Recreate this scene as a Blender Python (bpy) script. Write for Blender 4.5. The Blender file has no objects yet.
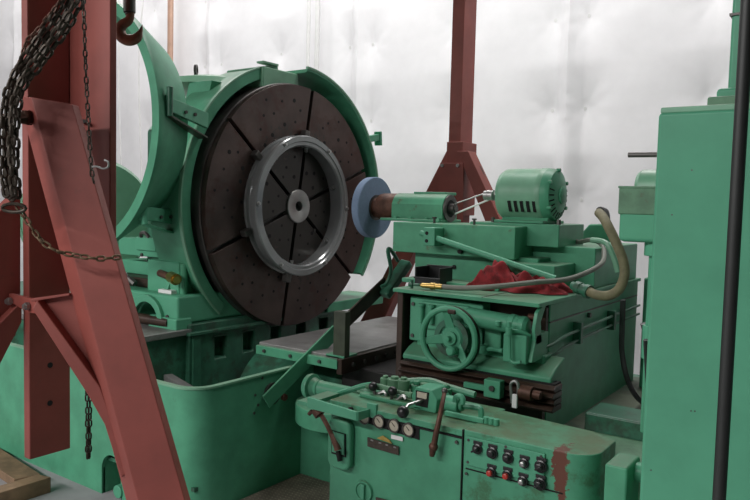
import bpy, bmesh, math, random
import numpy as np
from mathutils import Vector as V, Matrix
random.seed(7)
R = math.radians
S = bpy.context.scene
COL = S.collection

# ------------------------------------------------------------------ camera, light, exposure
cam = bpy.data.objects.new('camera', bpy.data.cameras.new('camera'))
COL.objects.link(cam)
cam.data.sensor_width = 36.0
cam.data.lens = 34.56
cam.data.clip_start = 0.05
cam.matrix_world = (Matrix.Translation((0, 0, 1.6)) @ Matrix.Rotation(R(35.44), 4, 'Z')
                    @ Matrix.Rotation(R(90 - 3.735), 4, 'X') @ Matrix.Rotation(R(1.432), 4, 'Z'))
S.camera = cam
S.view_settings.view_transform = 'Standard'
S.view_settings.look = 'None'
S.view_settings.gamma = 1.0
S.view_settings.use_curve_mapping = False
S.view_settings.exposure = 0.0
w = bpy.data.worlds.new('World'); S.world = w; w.use_nodes = True
w.node_tree.nodes['Background'].inputs[0].default_value = (.8, .85, .9, 1)
w.node_tree.nodes['Background'].inputs[1].default_value = 0.02

def lamp(x, y, z, power, sx=2.6, sy=.5, col=(1.0, .98, .97), rz=0):
    d = bpy.data.lights.new('ceiling_lamp', 'AREA'); d.shape = 'RECTANGLE'; d.size = sx; d.size_y = sy
    d.energy = power; d.color = col
    o = bpy.data.objects.new('ceiling_lamp_light', d); COL.objects.link(o)
    o.location = (x, y, z); o.rotation_euler = (0, 0, rz); return o
for lx, e in ((-11.5, 62), (-8.2, 80), (-4.9, 112), (-1.6, 140)):
    lamp(lx, 4.9, 5.7, e)
for lx in (-8.5, -5.2, -2.2):
    lamp(lx, -4.2, 4.6, 370)

# ------------------------------------------------------------------ helpers
ORG = {}
class MB:
    def __init__(s): s.v = []; s.f = []
    def add(s, vs, fs):
        n = len(s.v); s.v += [tuple(v) for v in vs]; s.f += [tuple(i + n for i in f) for f in fs]; return s
    def box(s, lo, hi):
        x0, y0, z0 = lo; x1, y1, z1 = hi
        return s.add([(x0,y0,z0),(x1,y0,z0),(x1,y1,z0),(x0,y1,z0),(x0,y0,z1),(x1,y0,z1),(x1,y1,z1),(x0,y1,z1)],
              [(0,3,2,1),(4,5,6,7),(0,1,5,4),(1,2,6,5),(2,3,7,6),(3,0,4,7)])
    def prism(s, poly, vec):
        n = len(poly); vec = V(vec); a = [V(p) for p in poly]
        return s.add(a + [p + vec for p in a], [tuple(range(n)), tuple(range(2*n-1, n-1, -1))] +
              [(i, (i+1) % n, n + (i+1) % n, n + i) for i in range(n)])
    def bar(s, p0, p1, w, h, up=(0, 0, 1)):
        p0, p1 = V(p0), V(p1); t = (p1 - p0).normalized(); a = t.cross(V(up)).normalized(); b = a.cross(t)
        q = [a*w/2 + b*h/2, -a*w/2 + b*h/2, -a*w/2 - b*h/2, a*w/2 - b*h/2]
        return s.prism([p0 + k for k in q], p1 - p0)
    def lathe(s, o, axis, prof, n=32, a0=0, a1=2*math.pi, ref=None):
        o, t = V(o), V(axis).normalized()
        ref = V(ref) if ref else (V((0, 0, 1)) if abs(t.z) < .9 else V((1, 0, 0)))
        u = (ref - t*ref.dot(t)).normalized(); v = t.cross(u); full = abs(a1 - a0 - 2*math.pi) < 1e-6
        m = n if full else n + 1; vs = []; fs = []
        for i in range(m):
            a = a0 + (a1 - a0)*i/n; dirv = u*math.cos(a) + v*math.sin(a)
            for d, r in prof: vs.append(o + t*d + dirv*max(r, 0))
        k = len(prof)
        for i in range(n):
            j = (i + 1) % m
            for q in range(k - 1): fs.append((i*k+q, j*k+q, j*k+q+1, i*k+q+1))
        return s.add(vs, fs)
    def ringsolid(s, o, axis, prof, n=48, a0=0, a1=2*math.pi, ref=None):   # closed profile swept round (capped when open)
        full = abs(a1 - a0 - 2*math.pi) < 1e-6; b = len(s.v)
        s.lathe(o, axis, list(prof) + [prof[0]], n, a0, a1, ref)
        k = len(prof) + 1
        if not full: s.f.append(tuple(b + q for q in range(k-1))); s.f.append(tuple(b + n*k + q for q in range(k-2, -1, -1)))
        return s
    def cyl(s, p0, p1, r0, r1=None, n=20):
        p0, p1 = V(p0), V(p1); L = (p1 - p0).length; r1 = r0 if r1 is None else r1
        return s.lathe(p0, p1 - p0, [(0, 0), (0, r0), (L, r1), (L, 0)], n)
    def sphere(s, c, r, n=16, sq=(1, 1, 1)):
        b = len(s.v); s.lathe((0, 0, 0), (0, 0, 1), [(-r*math.cos(math.pi*i/8), r*math.sin(math.pi*i/8)) for i in range(9)], n)
        for i in range(b, len(s.v)): s.v[i] = (s.v[i][0]*sq[0]+c[0], s.v[i][1]*sq[1]+c[1], s.v[i][2]*sq[2]+c[2])
        return s
    def tube(s, pts, r, n=8, sub=4, closed=False):
        pts = [V(p) for p in pts]; q = pts if sub <= 1 else smooth(pts, sub, closed)
        rr = r if callable(r) else (lambda t: r)
        m = len(q); up = None; vs = []; fs = []
        for i, p in enumerate(q):
            t = ((q[(i+1) % m] if closed or i < m-1 else p) - (q[i-1] if closed or i > 0 else p)).normalized()
            if up is None: up = t.orthogonal().normalized()
            up = (up - t*up.dot(t)).normalized(); b = t.cross(up); rad = rr(i/max(m-1, 1))
            for k in range(n):
                a = 2*math.pi*k/n; vs.append(p + (up*math.cos(a) + b*math.sin(a))*rad)
        for i in range(m if closed else m-1):
            j = (i+1) % m
            for k in range(n): fs.append((i*n+k, i*n+(k+1) % n, j*n+(k+1) % n, j*n+k))
        if not closed: fs += [tuple(range(n-1, -1, -1)), tuple((m-1)*n+k for k in range(n))]
        return s.add(vs, fs)
    def mesh(s, name, off=(0, 0, 0), ang=35):
        me = bpy.data.meshes.new(name); off = V(off)
        me.from_pydata([V(v) - off for v in s.v], [], s.f)
        bm = bmesh.new(); bm.from_mesh(me); bmesh.ops.remove_doubles(bm, verts=bm.verts, dist=2e-5)
        bmesh.ops.recalc_face_normals(bm, faces=bm.faces); bm.to_mesh(me); bm.free()
        me.polygons.foreach_set('use_smooth', [True]*len(me.polygons)); me.set_sharp_from_angle(angle=R(ang)); return me
    def build(s, name, mat, parent=None, bev=0, label=None, ang=35, org=None, segs=2):
        if parent is None:
            a = np.array(s.v); off = V(org) if org else V(((a[:,0].min()+a[:,0].max())/2, (a[:,1].min()+a[:,1].max())/2, a[:,2].min()))
        else: off = ORG[parent.name]
        o = bpy.data.objects.new(name, s.mesh(name, off, ang)); COL.objects.link(o)
        o.data.materials.append(mat)
        if parent is None: o.location = off
        else: o.parent = parent
        ORG[o.name] = off
        if bev:
            m = o.modifiers.new('bevel', 'BEVEL'); m.width = bev; m.segments = segs; m.limit_method = 'ANGLE'; m.angle_limit = R(40); m.harden_normals = True
        if label: o['label'] = label
        return o
def smooth(p, sub, closed=False):
    out = []; n = len(p)
    for i in range(n if closed else n-1):
        g = (lambda k: p[k % n]) if closed else (lambda k: p[min(max(k, 0), n-1)])
        a, b, c, d = g(i-1), g(i), g(i+1), g(i+2)
        for j in range(sub):
            t = j/sub; out.append(.5*((2*b) + (c-a)*t + (2*a-5*b+4*c-d)*t*t + (3*b-a-3*c+d)*t**3))
    if not closed: out.append(p[-1].copy())
    return out
def thing(name, label, cat, loc, group=None):
    o = bpy.data.objects.new(name, None); COL.objects.link(o); o.location = loc; o.empty_display_size = .1
    o['label'] = label; o['category'] = cat
    if group: o['group'] = group
    ORG[o.name] = V(loc); return o
def tag(o, label, cat, group=None):
    o['label'] = label; o['category'] = cat
    if group: o['group'] = group
    return o
def struct(o): o['kind'] = 'structure'; return o
def cut(o, cutter):                       # bake a boolean cut, the cutter does not stay
    c = bpy.data.objects.new('cutter', cutter.mesh('cutter', ORG[o.name])); COL.objects.link(c)
    c.location = o.location if o.parent is None else (0, 0, 0)
    if o.parent: c.parent = o.parent
    m = o.modifiers.new('cut', 'BOOLEAN'); m.object = c; m.operation = 'DIFFERENCE'; m.solver = 'EXACT'
    while o.modifiers[0] != m: o.modifiers.move(len(o.modifiers)-1, 0) if hasattr(o.modifiers, 'move') else None
    others = [x for x in o.modifiers if x != m]; vis = [x.show_viewport for x in others]
    for x in others: x.show_viewport = False
    dg = bpy.context.evaluated_depsgraph_get(); dg.update()
    me = bpy.data.meshes.new_from_object(o.evaluated_get(dg)); o.modifiers.remove(m)
    for x, v_ in zip(others, vis): x.show_viewport = v_
    o.data = me; bpy.data.objects.remove(c)
    me.polygons.foreach_set('use_smooth', [True]*len(me.polygons)); me.set_sharp_from_angle(angle=R(35))

# ------------------------------------------------------------------ materials
def mat(name, col, rough=.5, metal=0, var=.12, vscale=6, col2=None, c2amt=.5, c2scale=14, thr=.62, bump=.0, bscale=80, spots=(), spotcol=(.09,.035,.02), spotn=26, dust=None, spec=.5, coat=0):
    m = bpy.data.materials.new(name); m.use_nodes = True; nt = m.node_tree; N = nt.nodes; L = nt.links
    b = N['Principled BSDF']; b.inputs['Roughness'].default_value = rough; b.inputs['Metallic'].default_value = metal
    b.inputs['Specular IOR Level'].default_value = spec; b.inputs['Coat Weight'].default_value = coat
    tc = N.new('ShaderNodeTexCoord'); geo = N.new('ShaderNodeNewGeometry')
    def noise(sc, det=4, rg=.6):
        n = N.new('ShaderNodeTexNoise'); n.inputs['Scale'].default_value = sc; n.inputs['Detail'].default_value = det; n.inputs['Roughness'].default_value = rg
        L.new(tc.outputs['Object'], n.inputs['Vector']); return n.outputs['Fac']
    def ramp(v, a, c):
        r = N.new('ShaderNodeMapRange'); r.inputs[1].default_value = a; r.inputs[2].default_value = c; r.clamp = True; L.new(v, r.inputs[0]); return r.outputs[0]
    def mix(f, a, c):
        x = N.new('ShaderNodeMix'); x.data_type = 'RGBA'
        if hasattr(f, 'links'): L.new(f, x.inputs[0])
        else: x.inputs[0].default_value = f
        for s_, q in ((6, a), (7, c)):
            if hasattr(q, 'links'): L.new(q, x.inputs[s_])
            else: x.inputs[s_].default_value = (*q, 1)
        return x.outputs[2]
    def mul(a, c):
        x = N.new('ShaderNodeMath'); x.operation = 'MULTIPLY'; L.new(a, x.inputs[0])
        if hasattr(c, 'links'): L.new(c, x.inputs[1])
        else: x.inputs[1].default_value = c
        return x.outputs[0]
    lo = tuple(c*(1-var) for c in col); hi = tuple(min(1, c*(1+var)) for c in col)
    out = mix(ramp(noise(vscale), .35, .65), lo, hi)
    if col2: out = mix(mul(ramp(noise(c2scale, 6, .7), thr, thr+.1), c2amt), out, col2)
    if dust:                                     # settled grime on upward faces
        sx = N.new('ShaderNodeSeparateXYZ'); L.new(geo.outputs['Normal'], sx.inputs[0])
        out = mix(mul(mul(ramp(sx.outputs[2], .6, .95), ramp(noise(5, 5, .7), .3, .6)), dust[1]), out, dust[0])
    for (p, rad) in spots:
        d = N.new('ShaderNodeVectorMath'); d.operation = 'SUBTRACT'; L.new(tc.outputs['Object'], d.inputs[0]); d.inputs[1].default_value = p
        sc = N.new('ShaderNodeVectorMath'); sc.operation = 'DIVIDE'; L.new(d.outputs[0], sc.inputs[0]); sc.inputs[1].default_value = rad
        ln = N.new('ShaderNodeVectorMath'); ln.operation = 'LENGTH'; L.new(sc.outputs[0], ln.inputs[0])
        ad = N.new('ShaderNodeMath'); ad.operation = 'ADD'; L.new(ln.outputs['Value'], ad.inputs[0])
        L.new(mul(noise(spotn, 6, .75), 2.4), ad.inputs[1]); out = mix(ramp(ad.outputs[0], 2.2, 2.08), out, spotcol)
    L.new(out, b.inputs['Base Color'])
    if bump:
        bp = N.new('ShaderNodeBump'); bp.inputs['Strength'].default_value = bump; bp.inputs['Distance'].default_value = .004
        L.new(noise(bscale, 4), bp.inputs['Height']); L.new(bp.outputs[0], b.inputs['Normal'])
    return m
DUST = ((.16, .17, .12), .55)
green = mat('green_paint', (.078, .30, .178), .42, var=.13, col2=(.045, .10, .06), c2amt=.6, thr=.66, dust=DUST, bump=.06, bscale=30, spec=.3)
green_light = mat('fresh_green_paint', (.085, .32, .195), .4, var=.06, col2=(.03, .09, .06), c2amt=.5, thr=.72, c2scale=20, bump=.05, bscale=25, spec=.3)
green_pale = mat('faded_green_paint', (.16, .36, .235), .42, var=.1, dust=((.33, .38, .30), .5))
green_chip = mat('chipped_green_paint', (.078, .30, .175), .45, var=.15, col2=(.10, .045, .025), c2amt=.9, thr=.6, c2scale=9, dust=DUST, spec=.3)
green_rub = mat('rubbed_green_paint', (.09, .21, .12), .5, var=.25, vscale=12, col2=(.08, .06, .035), c2amt=.6, thr=.6, c2scale=16)
dusty = mat('dusty_oily_green_casting', (.10, .115, .08), .6, var=.3, vscale=6, col2=(.05, .10, .065), c2amt=.8, thr=.5, c2scale=5)
door_m = mat('pale_topped_green_paint', (.078, .30, .178), .45, var=.13, dust=((.34, .40, .32), .95), spec=.3)  # green with a paler tone mixed in on upward faces
shade_black = mat('black_shade_fill', (.010, .009, .008), .6, var=.3)  # near-black colour standing for deep shade under the carriage
olive = mat('oily_olive_steel', (.04, .05, .03), .5, var=.3, vscale=9)
green_oily_shade = mat('oily_shaded_green_paint', (.035, .14, .085), .4, var=.3, vscale=5, col2=(.03, .045, .03), c2amt=.7, thr=.5, c2scale=6)  # oily green, also darkened to paint shade in the pit and headstock
grease_shade = mat('greasy_and_shaded_brown_steel', (.045, .026, .018), .42, .2, var=.3, vscale=9, bump=.1)  # greasy brown; on the housing front it paints shade
black = mat('black_plastic', (.012, .012, .013), .35, var=.1)
hole = mat('black_recess', (.004, .004, .004), .8, var=.1)
red = mat('red_oxide_primer', (.235, .053, .041), .6, var=.13, vscale=4, col2=(.13, .05, .04), c2amt=.5, thr=.63, c2scale=7, bump=.04, bscale=20)
steel = mat('grey_steel', (.36, .36, .35), .38, .85, var=.15)
darksteel = mat('dull_dark_steel', (.10, .095, .09), .45, .7, var=.25)
plate_m = mat('oiled_brown_faceplate_steel', (.072, .050, .044), .38, .55, var=.3, vscale=3, col2=(.062, .028, .022), c2amt=.7, thr=.52, c2scale=5, bump=.03, bscale=60, spots=(((.35, .255, 1.565), (.47, .47, .47)),), spotcol=(.045, .041, .037))
ring_m = mat('polished_grey_ring_steel', (.24, .25, .25), .2, .4, var=.12, vscale=3)
chain_m = mat('rusty_chain_iron', (.045, .034, .024), .5, .5, var=.35, vscale=40)
rust = mat('brown_rusty_iron', (.10, .046, .03), .55, .4, var=.35, vscale=25)
brass = mat('yellow_brass', (.62, .42, .14), .3, 1, var=.1)
stone = mat('blue_grey_abrasive_stone', (.19, .265, .39), .85, var=.06, vscale=60, bump=.1, bscale=300)
rag_m = mat('red_shop_cloth', (.23, .016, .02), .9, var=.35, vscale=20, col2=(.06, .012, .012), c2amt=.6, thr=.55, c2scale=18, bump=.15, bscale=160)
tread_m = mat('worn_tread_plate', (.15, .13, .10), .6, .2, var=.3, vscale=8)
tread2_m = mat('rubbed_tread_studs', (.30, .27, .21), .5, .3, var=.2, vscale=8)
hook_m = mat('rusted_hook_iron', (.17, .075, .045), .5, .2, var=.35, vscale=25)
hose_t = mat('tan_canvas_hose', (.17, .155, .085), .7, var=.15, vscale=40, bump=.2, bscale=200)
hose_g = mat('grey_rubber_hose', (.17, .18, .15), .55, var=.12)
cable_m = mat('black_rubber_cable', (.015, .017, .016), .5, var=.2)
wood = mat('weathered_lumber', (.20, .125, .072), .75, var=.3, vscale=9, bump=.1)
conc = mat('grey_concrete', (.30, .30, .31), .8, var=.12, vscale=3, bump=.05)
vinyl = mat('white_vinyl_insulation', (.86, .855, .87), .38, var=.02, spec=.4)
ceil_m = mat('grey_ceiling', (.16, .16, .16), .8, var=.03)
wall_m = mat('grey_wall', (.08, .08, .08), .8, var=.03)
white_p = mat('white_enamel', (.75, .75, .74), .45, var=.05)
copper = mat('copper_pipe', (.55, .35, .26), .35, .3, var=.1)
table_m = mat('scuffed_grey_steel_plate', (.24, .235, .23), .38, .45, var=.2, vscale=5, col2=(.12, .12, .10), c2amt=.6, thr=.56, c2scale=4)
redbtn = mat('red_button_plastic', (.42, .035, .025), .35, var=.05)
gauge_face = mat('yellowed_gauge_face', (.45, .42, .33), .4, var=.1, vscale=30)
name_m = mat('bronze_nameplate', (.075, .06, .048), .4, .5, var=.3, vscale=60)
yellow_m = mat('yellow_plate_paint', (.36, .26, .06), .5, var=.2, vscale=40)

# ------------------------------------------------------------------ the room
struct(MB().box((-15, -5, -.2), (5, 6.6, 0)).build('floor', conc))
struct(MB().box((-15, -5, 6.2), (5, 6.6, 6.3)).build('ceiling', ceil_m))
struct(MB().box((-15.2, -5, 0), (-15, 6.6, 6.2)).build('wall_left', wall_m))
struct(MB().box((5, -5, 0), (5.2, 6.6, 6.2)).build('wall_right', wall_m))
struct(MB().box((-15, -5.2, 0), (5, -5, 6.2)).build('wall_front', wall_m))
wb = struct(MB().box((-15, 6.45, 0), (5, 6.6, 6.2)).build('wall_back', wall_m))
PITCH = 2.37; SEAM = -2.43; ROW = .817; Z0 = 2.49
def wall_y(x, z, rs):
    # quilted vinyl: pulled in at the pins, pleated along each panel joint
    dn = np.full_like(x, 9.0); wr = np.zeros_like(x)
    for sx in np.arange(SEAM - 6*PITCH, 5, PITCH/2):
        seam = round((sx - SEAM)/(PITCH/2)) % 2 == 0
        for px in ((sx - .155, sx + .155) if seam else (sx,)):
            for k in range(-3, 6):
                pz = Z0 + k*ROW + (0 if seam else .03)
                dx, dz = x - px, z - pz
                r = np.hypot(dx*1.5, dz*(.85 if seam else 1)); dn = np.minimum(dn, r)
                a = np.arctan2(dz, dx)
                wr += np.exp(-(np.hypot(dx, dz)/.22)**2)*np.cos(a*9 + px*7 + k*2.1)*.0035*np.clip(np.hypot(dx, dz)/.05, 0, 1)
    bulge = .065*(1 - np.exp(-(dn/.34)**1.1))
    u = (x - SEAM) / PITCH; u = (u - np.round(u))*PITCH
    pleat = .045*np.exp(-((u + .02*np.sin(z*2.2))/.075)**2) +   .008*np.exp(-((u-.10)/.03)**2) - .008*np.exp(-((u+.105)/.02)**2)
    return 6.40 - bulge - pleat + wr + .003*np.sin(x*3.1 + z*1.7) + .0015*np.sin(z*9 + np.sin(x*5)*2)
for k in range(-5, 3):
    x0 = SEAM + k*PITCH; nx, nz = 96, 150
    xs = np.linspace(x0, x0 + PITCH, nx); zs = np.linspace(.0, 6.15, nz)
    xx, zz = np.meshgrid(xs, zs); yy = wall_y(xx, zz, k)
    b = MB(); b.v = [(float(a), float(c), float(d)) for a, c, d in zip(xx.ravel(), yy.ravel(), zz.ravel())]
    b.f = [(j*nx+i, j*nx+i+1, (j+1)*nx+i+1, (j+1)*nx+i) for j in range(nz-1) for i in range(nx-1)]
    pan = b.build('insulation_panel', vinyl, wb, ang=180)
    for px in (x0 + .155, x0 + PITCH/2, x0 + PITCH - .155):
        for r_ in range(-1, 3):
            pz = Z0 + r_*ROW + (.03 if abs(px - x0 - PITCH/2) < .01 else 0); yv = float(wall_y(np.array([px]), np.array([pz]), k)[0])
            MB().cyl((px, yv + .005, pz), (px, yv - .006, pz), .017, n=12).build('insulation_pin', white_p, pan)
for px, r_, m_, lab, cat in ((308, .022, white_p, 'left one of the two white conduits on the wall above the round faceplate', 'conduit'),
                        (314.5, .028, white_p, 'right and thicker one of the two white conduits on the wall above the round faceplate', 'conduit')):
    X = -5.40 if px < 310 else -5.27
    tag(MB().cyl((X, 6.2, .0), (X, 6.2, 6.1), r_, n=14).build('wall_conduit', m_), lab, cat)
tag(MB().cyl((-7.74, 6.17, 0), (-7.74, 6.17, 6.1), .038, n=14).build('copper_pipe', copper), 'vertical copper pipe on the white wall behind the rusty hook', 'pipe')
for q, (X, lab) in enumerate(((-8.3, 'thin pale wire hanging down the wall just left of the copper pipe'), (-8.75, 'thin pale wire hanging down the wall behind the rusty hook'))):
    tag(MB().tube([(X, 6.15, 6.1), (X+.04, 6.16, 4.6), (X-.07, 6.15, 3.4), (X+.02, 6.15, 1.5), (X, 6.17, 0)], .011, 6).build('hanging_wire', white_p), lab, 'wire')

# ------------------------------------------------------------------ workhead machine: tub, bed, headstock, faceplate, guards
W = thing('grinding_machine', 'big green rotary grinder with dark round faceplate behind a coolant tub', 'machine', (-3.6, 3.4, 0))
DC = V((-3.25, 3.655, 1.565))
# coolant tub: wall with rounded corner, hollow inside
def tub_outline(off):
    p = [(-6.6, 2.25 + off), (-2.77, 2.25 + off)]
    r = .14 - off; c = (-2.77, 2.39)
    p += [(c[0] + r*math.cos(R(a)), c[1] + r*math.sin(R(a))) for a in range(-80, 0, 10)]
    return p + [(-2.63 - off, 2.39), (-2.63 - off, 3.12)]
o_, i_ = tub_outline(0), tub_outline(.02)
b = MB(); n = len(o_); zt = .685
vs = [(x, y, z) for z in (.0, zt) for x, y in o_] + [(x, y, z) for z in (.0, zt) for x, y in i_]
b.add(vs, [(i, i+1, n+i+1, n+i) for i in range(n-1)] + [(2*n+i, 3*n+i, 3*n+i+1, 2*n+i+1) for i in range(n-1)] +
      [(n+i, n+i+1, 3*n+i+1, 3*n+i) for i in range(n-1)] + [(i, 2*n+i, 2*n+i+1, i+1) for i in range(n-1)] +
      [(0, n, 3*n, 2*n), (n-1, 3*n-1, 4*n-1, 2*n-1)])
tub = b.build('coolant_tub', green, W, ang=30)
rim = MB(); o2, i2 = tub_outline(-.006), tub_outline(.026)
rim.add([(x, y, z) for z in (.68, .69) for x, y in o2] + [(x, y, z) for z in (.68, .69) for x, y in i2],
        [(i, i+1, n+i+1, n+i) for i in range(n-1)] + [(2*n+i, 3*n+i, 3*n+i+1, 2*n+i+1) for i in range(n-1)] + [(n+i, n+i+1, 3*n+i+1, 3*n+i) for i in range(n-1)] +
        [(i, 2*n+i, 2*n+i+1, i+1) for i in range(n-1)] + [(0, n, 3*n, 2*n), (n-1, 3*n-1, 4*n-1, 2*n-1)])
rim.build('tub_rim', green_pale, W)
arch = [(-3.37, .0), (-3.37, .15)] + [(-3.28 - .09*math.cos(R(a)), .15 + .09*math.sin(R(a))) for a in range(15, 180, 15)] + [(-3.19, .15), (-3.19, .0)]
cut(tub, MB().prism([(x, 2.2, z - .01) for x, z in arch], (0, .1, 0)))
pk = MB(); pk.prism([(x*1.0, 2.38, z) for x, z in arch], (0, .02, 0))
for (a, c) in zip(arch[:-1], arch[1:]): pk.add([(a[0], 2.26, a[1]), (c[0], 2.26, c[1]), (c[0], 2.38, c[1]), (a[0], 2.38, a[1])], [(0, 1, 2, 3)])
pk.build('drain_pocket', green, W)
MB().cyl((-3.22, 2.24, .05), (-3.22, 2.36, .05), .035).cyl((-3.22, 2.29, .0), (-3.22, 2.29, .12), .022).build('drain_valve', green_light, W, bev=.004)
MB().box((-6.6, 2.28, .18), (-2.66, 3.3, .2)).build('tub_bottom', green_oily_shade, W)
MB().bar((-3.289,2.620,0.577), (-2.712,2.400,0.590), .05, .045).build('loose_baffle_bar', table_m, W, bev=.004, label='dull grey bar lying inside the tub')
for px in ((-2.630,2.702,0.669), (-2.630,2.652,0.588), (-2.630,2.647,0.494), (-2.630,2.675,0.531)):
    MB().cyl((-2.632, px[1], px[2]), (-2.626, px[1], px[2]), .008, n=8).build('rivet', darksteel, W)
# pedestal under the headstock
bed = MB().box((-6.0, 2.78, .12), (-3.3, 4.18, .86)).build('bed', green_oily_shade, W, bev=.012)  # dark oily tone also paints the pit's shade onto the bed
for yy in (2.98, 3.22, 3.47, 3.72, 3.97):
    cut(bed, MB().box((-3.36, yy, .63), (-3.28, yy + .09, .76)))
for yy in (2.98, 3.22, 3.47, 3.72, 3.97):
    MB().box((-3.302, yy - .012, .76), (-3.292, yy + .102, .768)).build('slot_lip', green_oily_shade, W, bev=.003)
MB().box((-3.31, 2.76, .795), (-3.27, 4.18, .815)).build('bed_ledge', green_oily_shade, W, bev=.004)
MB().box((-3.315, 2.80, .14), (-3.285, 2.86, .79)).build('bed_rib', green_oily_shade, W, bev=.004)
MB().box((-5.2, 2.42, .80), (-3.30, 2.80, .835)).build('oil_tray', table_m, W, bev=.004)
MB().box((-5.0, 2.45, .2), (-3.33, 2.79, .80)).build('tray_support', green_oily_shade, W, bev=.01)
MB().cyl((-4.6, 2.66, .868), (-3.40, 2.72, .868), .03).build('drip_pipe', grease_shade, W)
# saddle with half-round opening
sad = MB().box((-4.35, 2.72, .86), (-3.33, 4.15, 1.03)).build('saddle', green_light, W, bev=.02)
ac = V((-3.60, 2.72, .85))
cut(sad, MB().cyl((ac.x, 2.6, .86), (ac.x, 3.6, .86), .105, n=28))
MB().ringsolid((ac.x, 2.715, .862), (0, 1, 0), [(-.02, .112), (.02, .112), (.02, .155), (-.02, .155)], 28, R(-90), R(90), (0, 0, 1)).build('arch_rim', green_light, W, bev=.006)
MB().cyl((ac.x, 3.0, .90), (ac.x, 3.3, .90), .05, n=24).build('bore_shaft', grease_shade, W)
MB().box((-3.58, 2.70, .82), (-3.32, 2.82, .90)).build('saddle_foot', green_light, W, bev=.012)
for x, z in ((-3.94, .96), (-3.99, .90), (-3.62, .98), (-3.42, .90), (-3.50, .87)):
    MB().cyl((x, 2.712, z), (x, 2.722, z), .014, n=8).build('socket_bolt', darksteel, W)
# middle clutter between saddle and bracket
MB().box((-3.72, 2.80, 1.02), (-3.42, 3.3, 1.22)).build('slide_block', green_light, W, bev=.01)
MB().box((-4.15, 2.84, 1.03), (-3.75, 3.3, 1.09)).build('link_block', grease_shade, W, bev=.01)
MB().box((-4.2, 2.95, 1.09), (-3.72, 3.3, 1.18)).build('slide_bar', green_light, W, bev=.01)
MB().tube([(-3.95, 2.80, 1.06), (-3.88, 2.76, 1.10), (-3.80, 2.77, 1.06)], .02, 8).build('oil_line', darksteel, W)
MB().cyl((-3.570,2.780,1.145), (-3.400,2.740,1.131), .022).build('fitting_pipe', rust, W)
MB().cyl((-3.430,2.750,1.134), (-3.348,2.720,1.128), .034, n=16).cyl((-3.348,2.720,1.128), (-3.327,2.710,1.128), .02).build('brass_fitting', brass, W)
MB().box((-3.56, 2.76, 1.03), (-3.44, 2.8, 1.05)).build('tag_plate', white_p, W)
MB().cyl((-3.40, 2.82, 1.02), (-3.40, 2.82, 1.21), .022).build('vertical_pin', green, W)
# bracket beam
br = MB().box((-4.10, 2.86, 1.225), (-3.42, 3.2, 1.335)).build('bracket_beam', green_light, W, bev=.006)
MB().box((-3.90, 2.845, 1.265), (-3.70, 2.9, 1.345)).build('clamp_pad', green_light, W, bev=.005)
MB().tube([(-3.85, 2.85, 1.35), (-3.83, 2.84, 1.375), (-3.79, 2.84, 1.375), (-3.77, 2.85, 1.35)], .012, 6).build('pad_handle', darksteel, W)
for x, z in ((-3.52, 1.27), (-3.45, 1.29), (-3.85, 1.235)): MB().cyl((x, 2.852, z), (x, 2.862, z), .012, n=8).build('socket_bolt', darksteel, W)
# headstock casting
hs = MB().box((-3.98, 2.98, 1.03), (-3.52, 4.4, 2.05)).build('headstock_body', green_oily_shade, W, bev=.03)  # darkened beyond its oil, shade painted behind bracket and door
MB().ringsolid(V((-3.95, 3.655, 1.565)), (1, 0, 0), [(-.15, .02), (-.15, .70), (-.1, .77), (.0, .80), (.35, .80), (.35, .02)], 64, R(-52), R(52), (0, 0, 1)).build('headstock_drum', green, W, ang=25)
MB().prism([(-3.52, 2.94, 1.03), (-3.52, 2.98, 1.9), (-3.52, 3.10, 1.9), (-3.52, 3.10, 1.03)], (-.03, 0, 0)).build('side_web', green, W, bev=.004)
MB().prism([(-3.5, 2.78, 1.05), (-3.5, 3.0, 1.5), (-3.5, 3.04, 1.5), (-3.5, 3.04, 1.05)], (-.035, 0, 0)).build('gusset_rib', green_light, W, bev=.004)
MB().prism([(-3.642,3.050,2.332), (-3.430,3.050,2.328), (-3.464,3.050,2.221), (-3.564,3.050,2.084), (-3.688,3.050,2.197)], (0, .2, 0)).build('hinge_box', green, W, bev=.006)
MB().box((-3.86, 2.95, 1.80), (-3.50, 3.2, 1.98)).build('hinge_box_step', green, W, bev=.008)
MB().lathe((-3.78, 3.4, 2.33), (0, 0, 1), [(0, .0), (0, .40), (.045, .36), (.08, .2), (.085, 0)], 32).build('top_cover', green_pale, W)
q = V((-3.752,3.200,2.382)); q2 = V((-3.753,3.200,2.440))
MB().cyl(q - V((0, 0, .06)), q2 - V((0, 0, .03)), .014).ringsolid(q2, (.8, .6, 0), [(-.008, .022), (.008, .022), (.008, .036), (-.008, .036)], 20).build('eye_bolt', darksteel, W)
rd = MB().lathe((-4.9, 3.1, 1.43), (1, -.3, .05), [(-.45, .02), (-.42, .22), (-.3, .35), (-.1, .42), (.0, .425), (.35, .425), (.42, .39), (.44, 0)], 48).build('rear_drum_cover', green_pale, W)
MB().ringsolid((-4.9, 3.1, 1.43), (1, -.3, .05), [(.02, .42), (.05, .42), (.05, .433), (.02, .433)], 48).build('cover_band', green_pale, rd, bev=.003)
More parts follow.
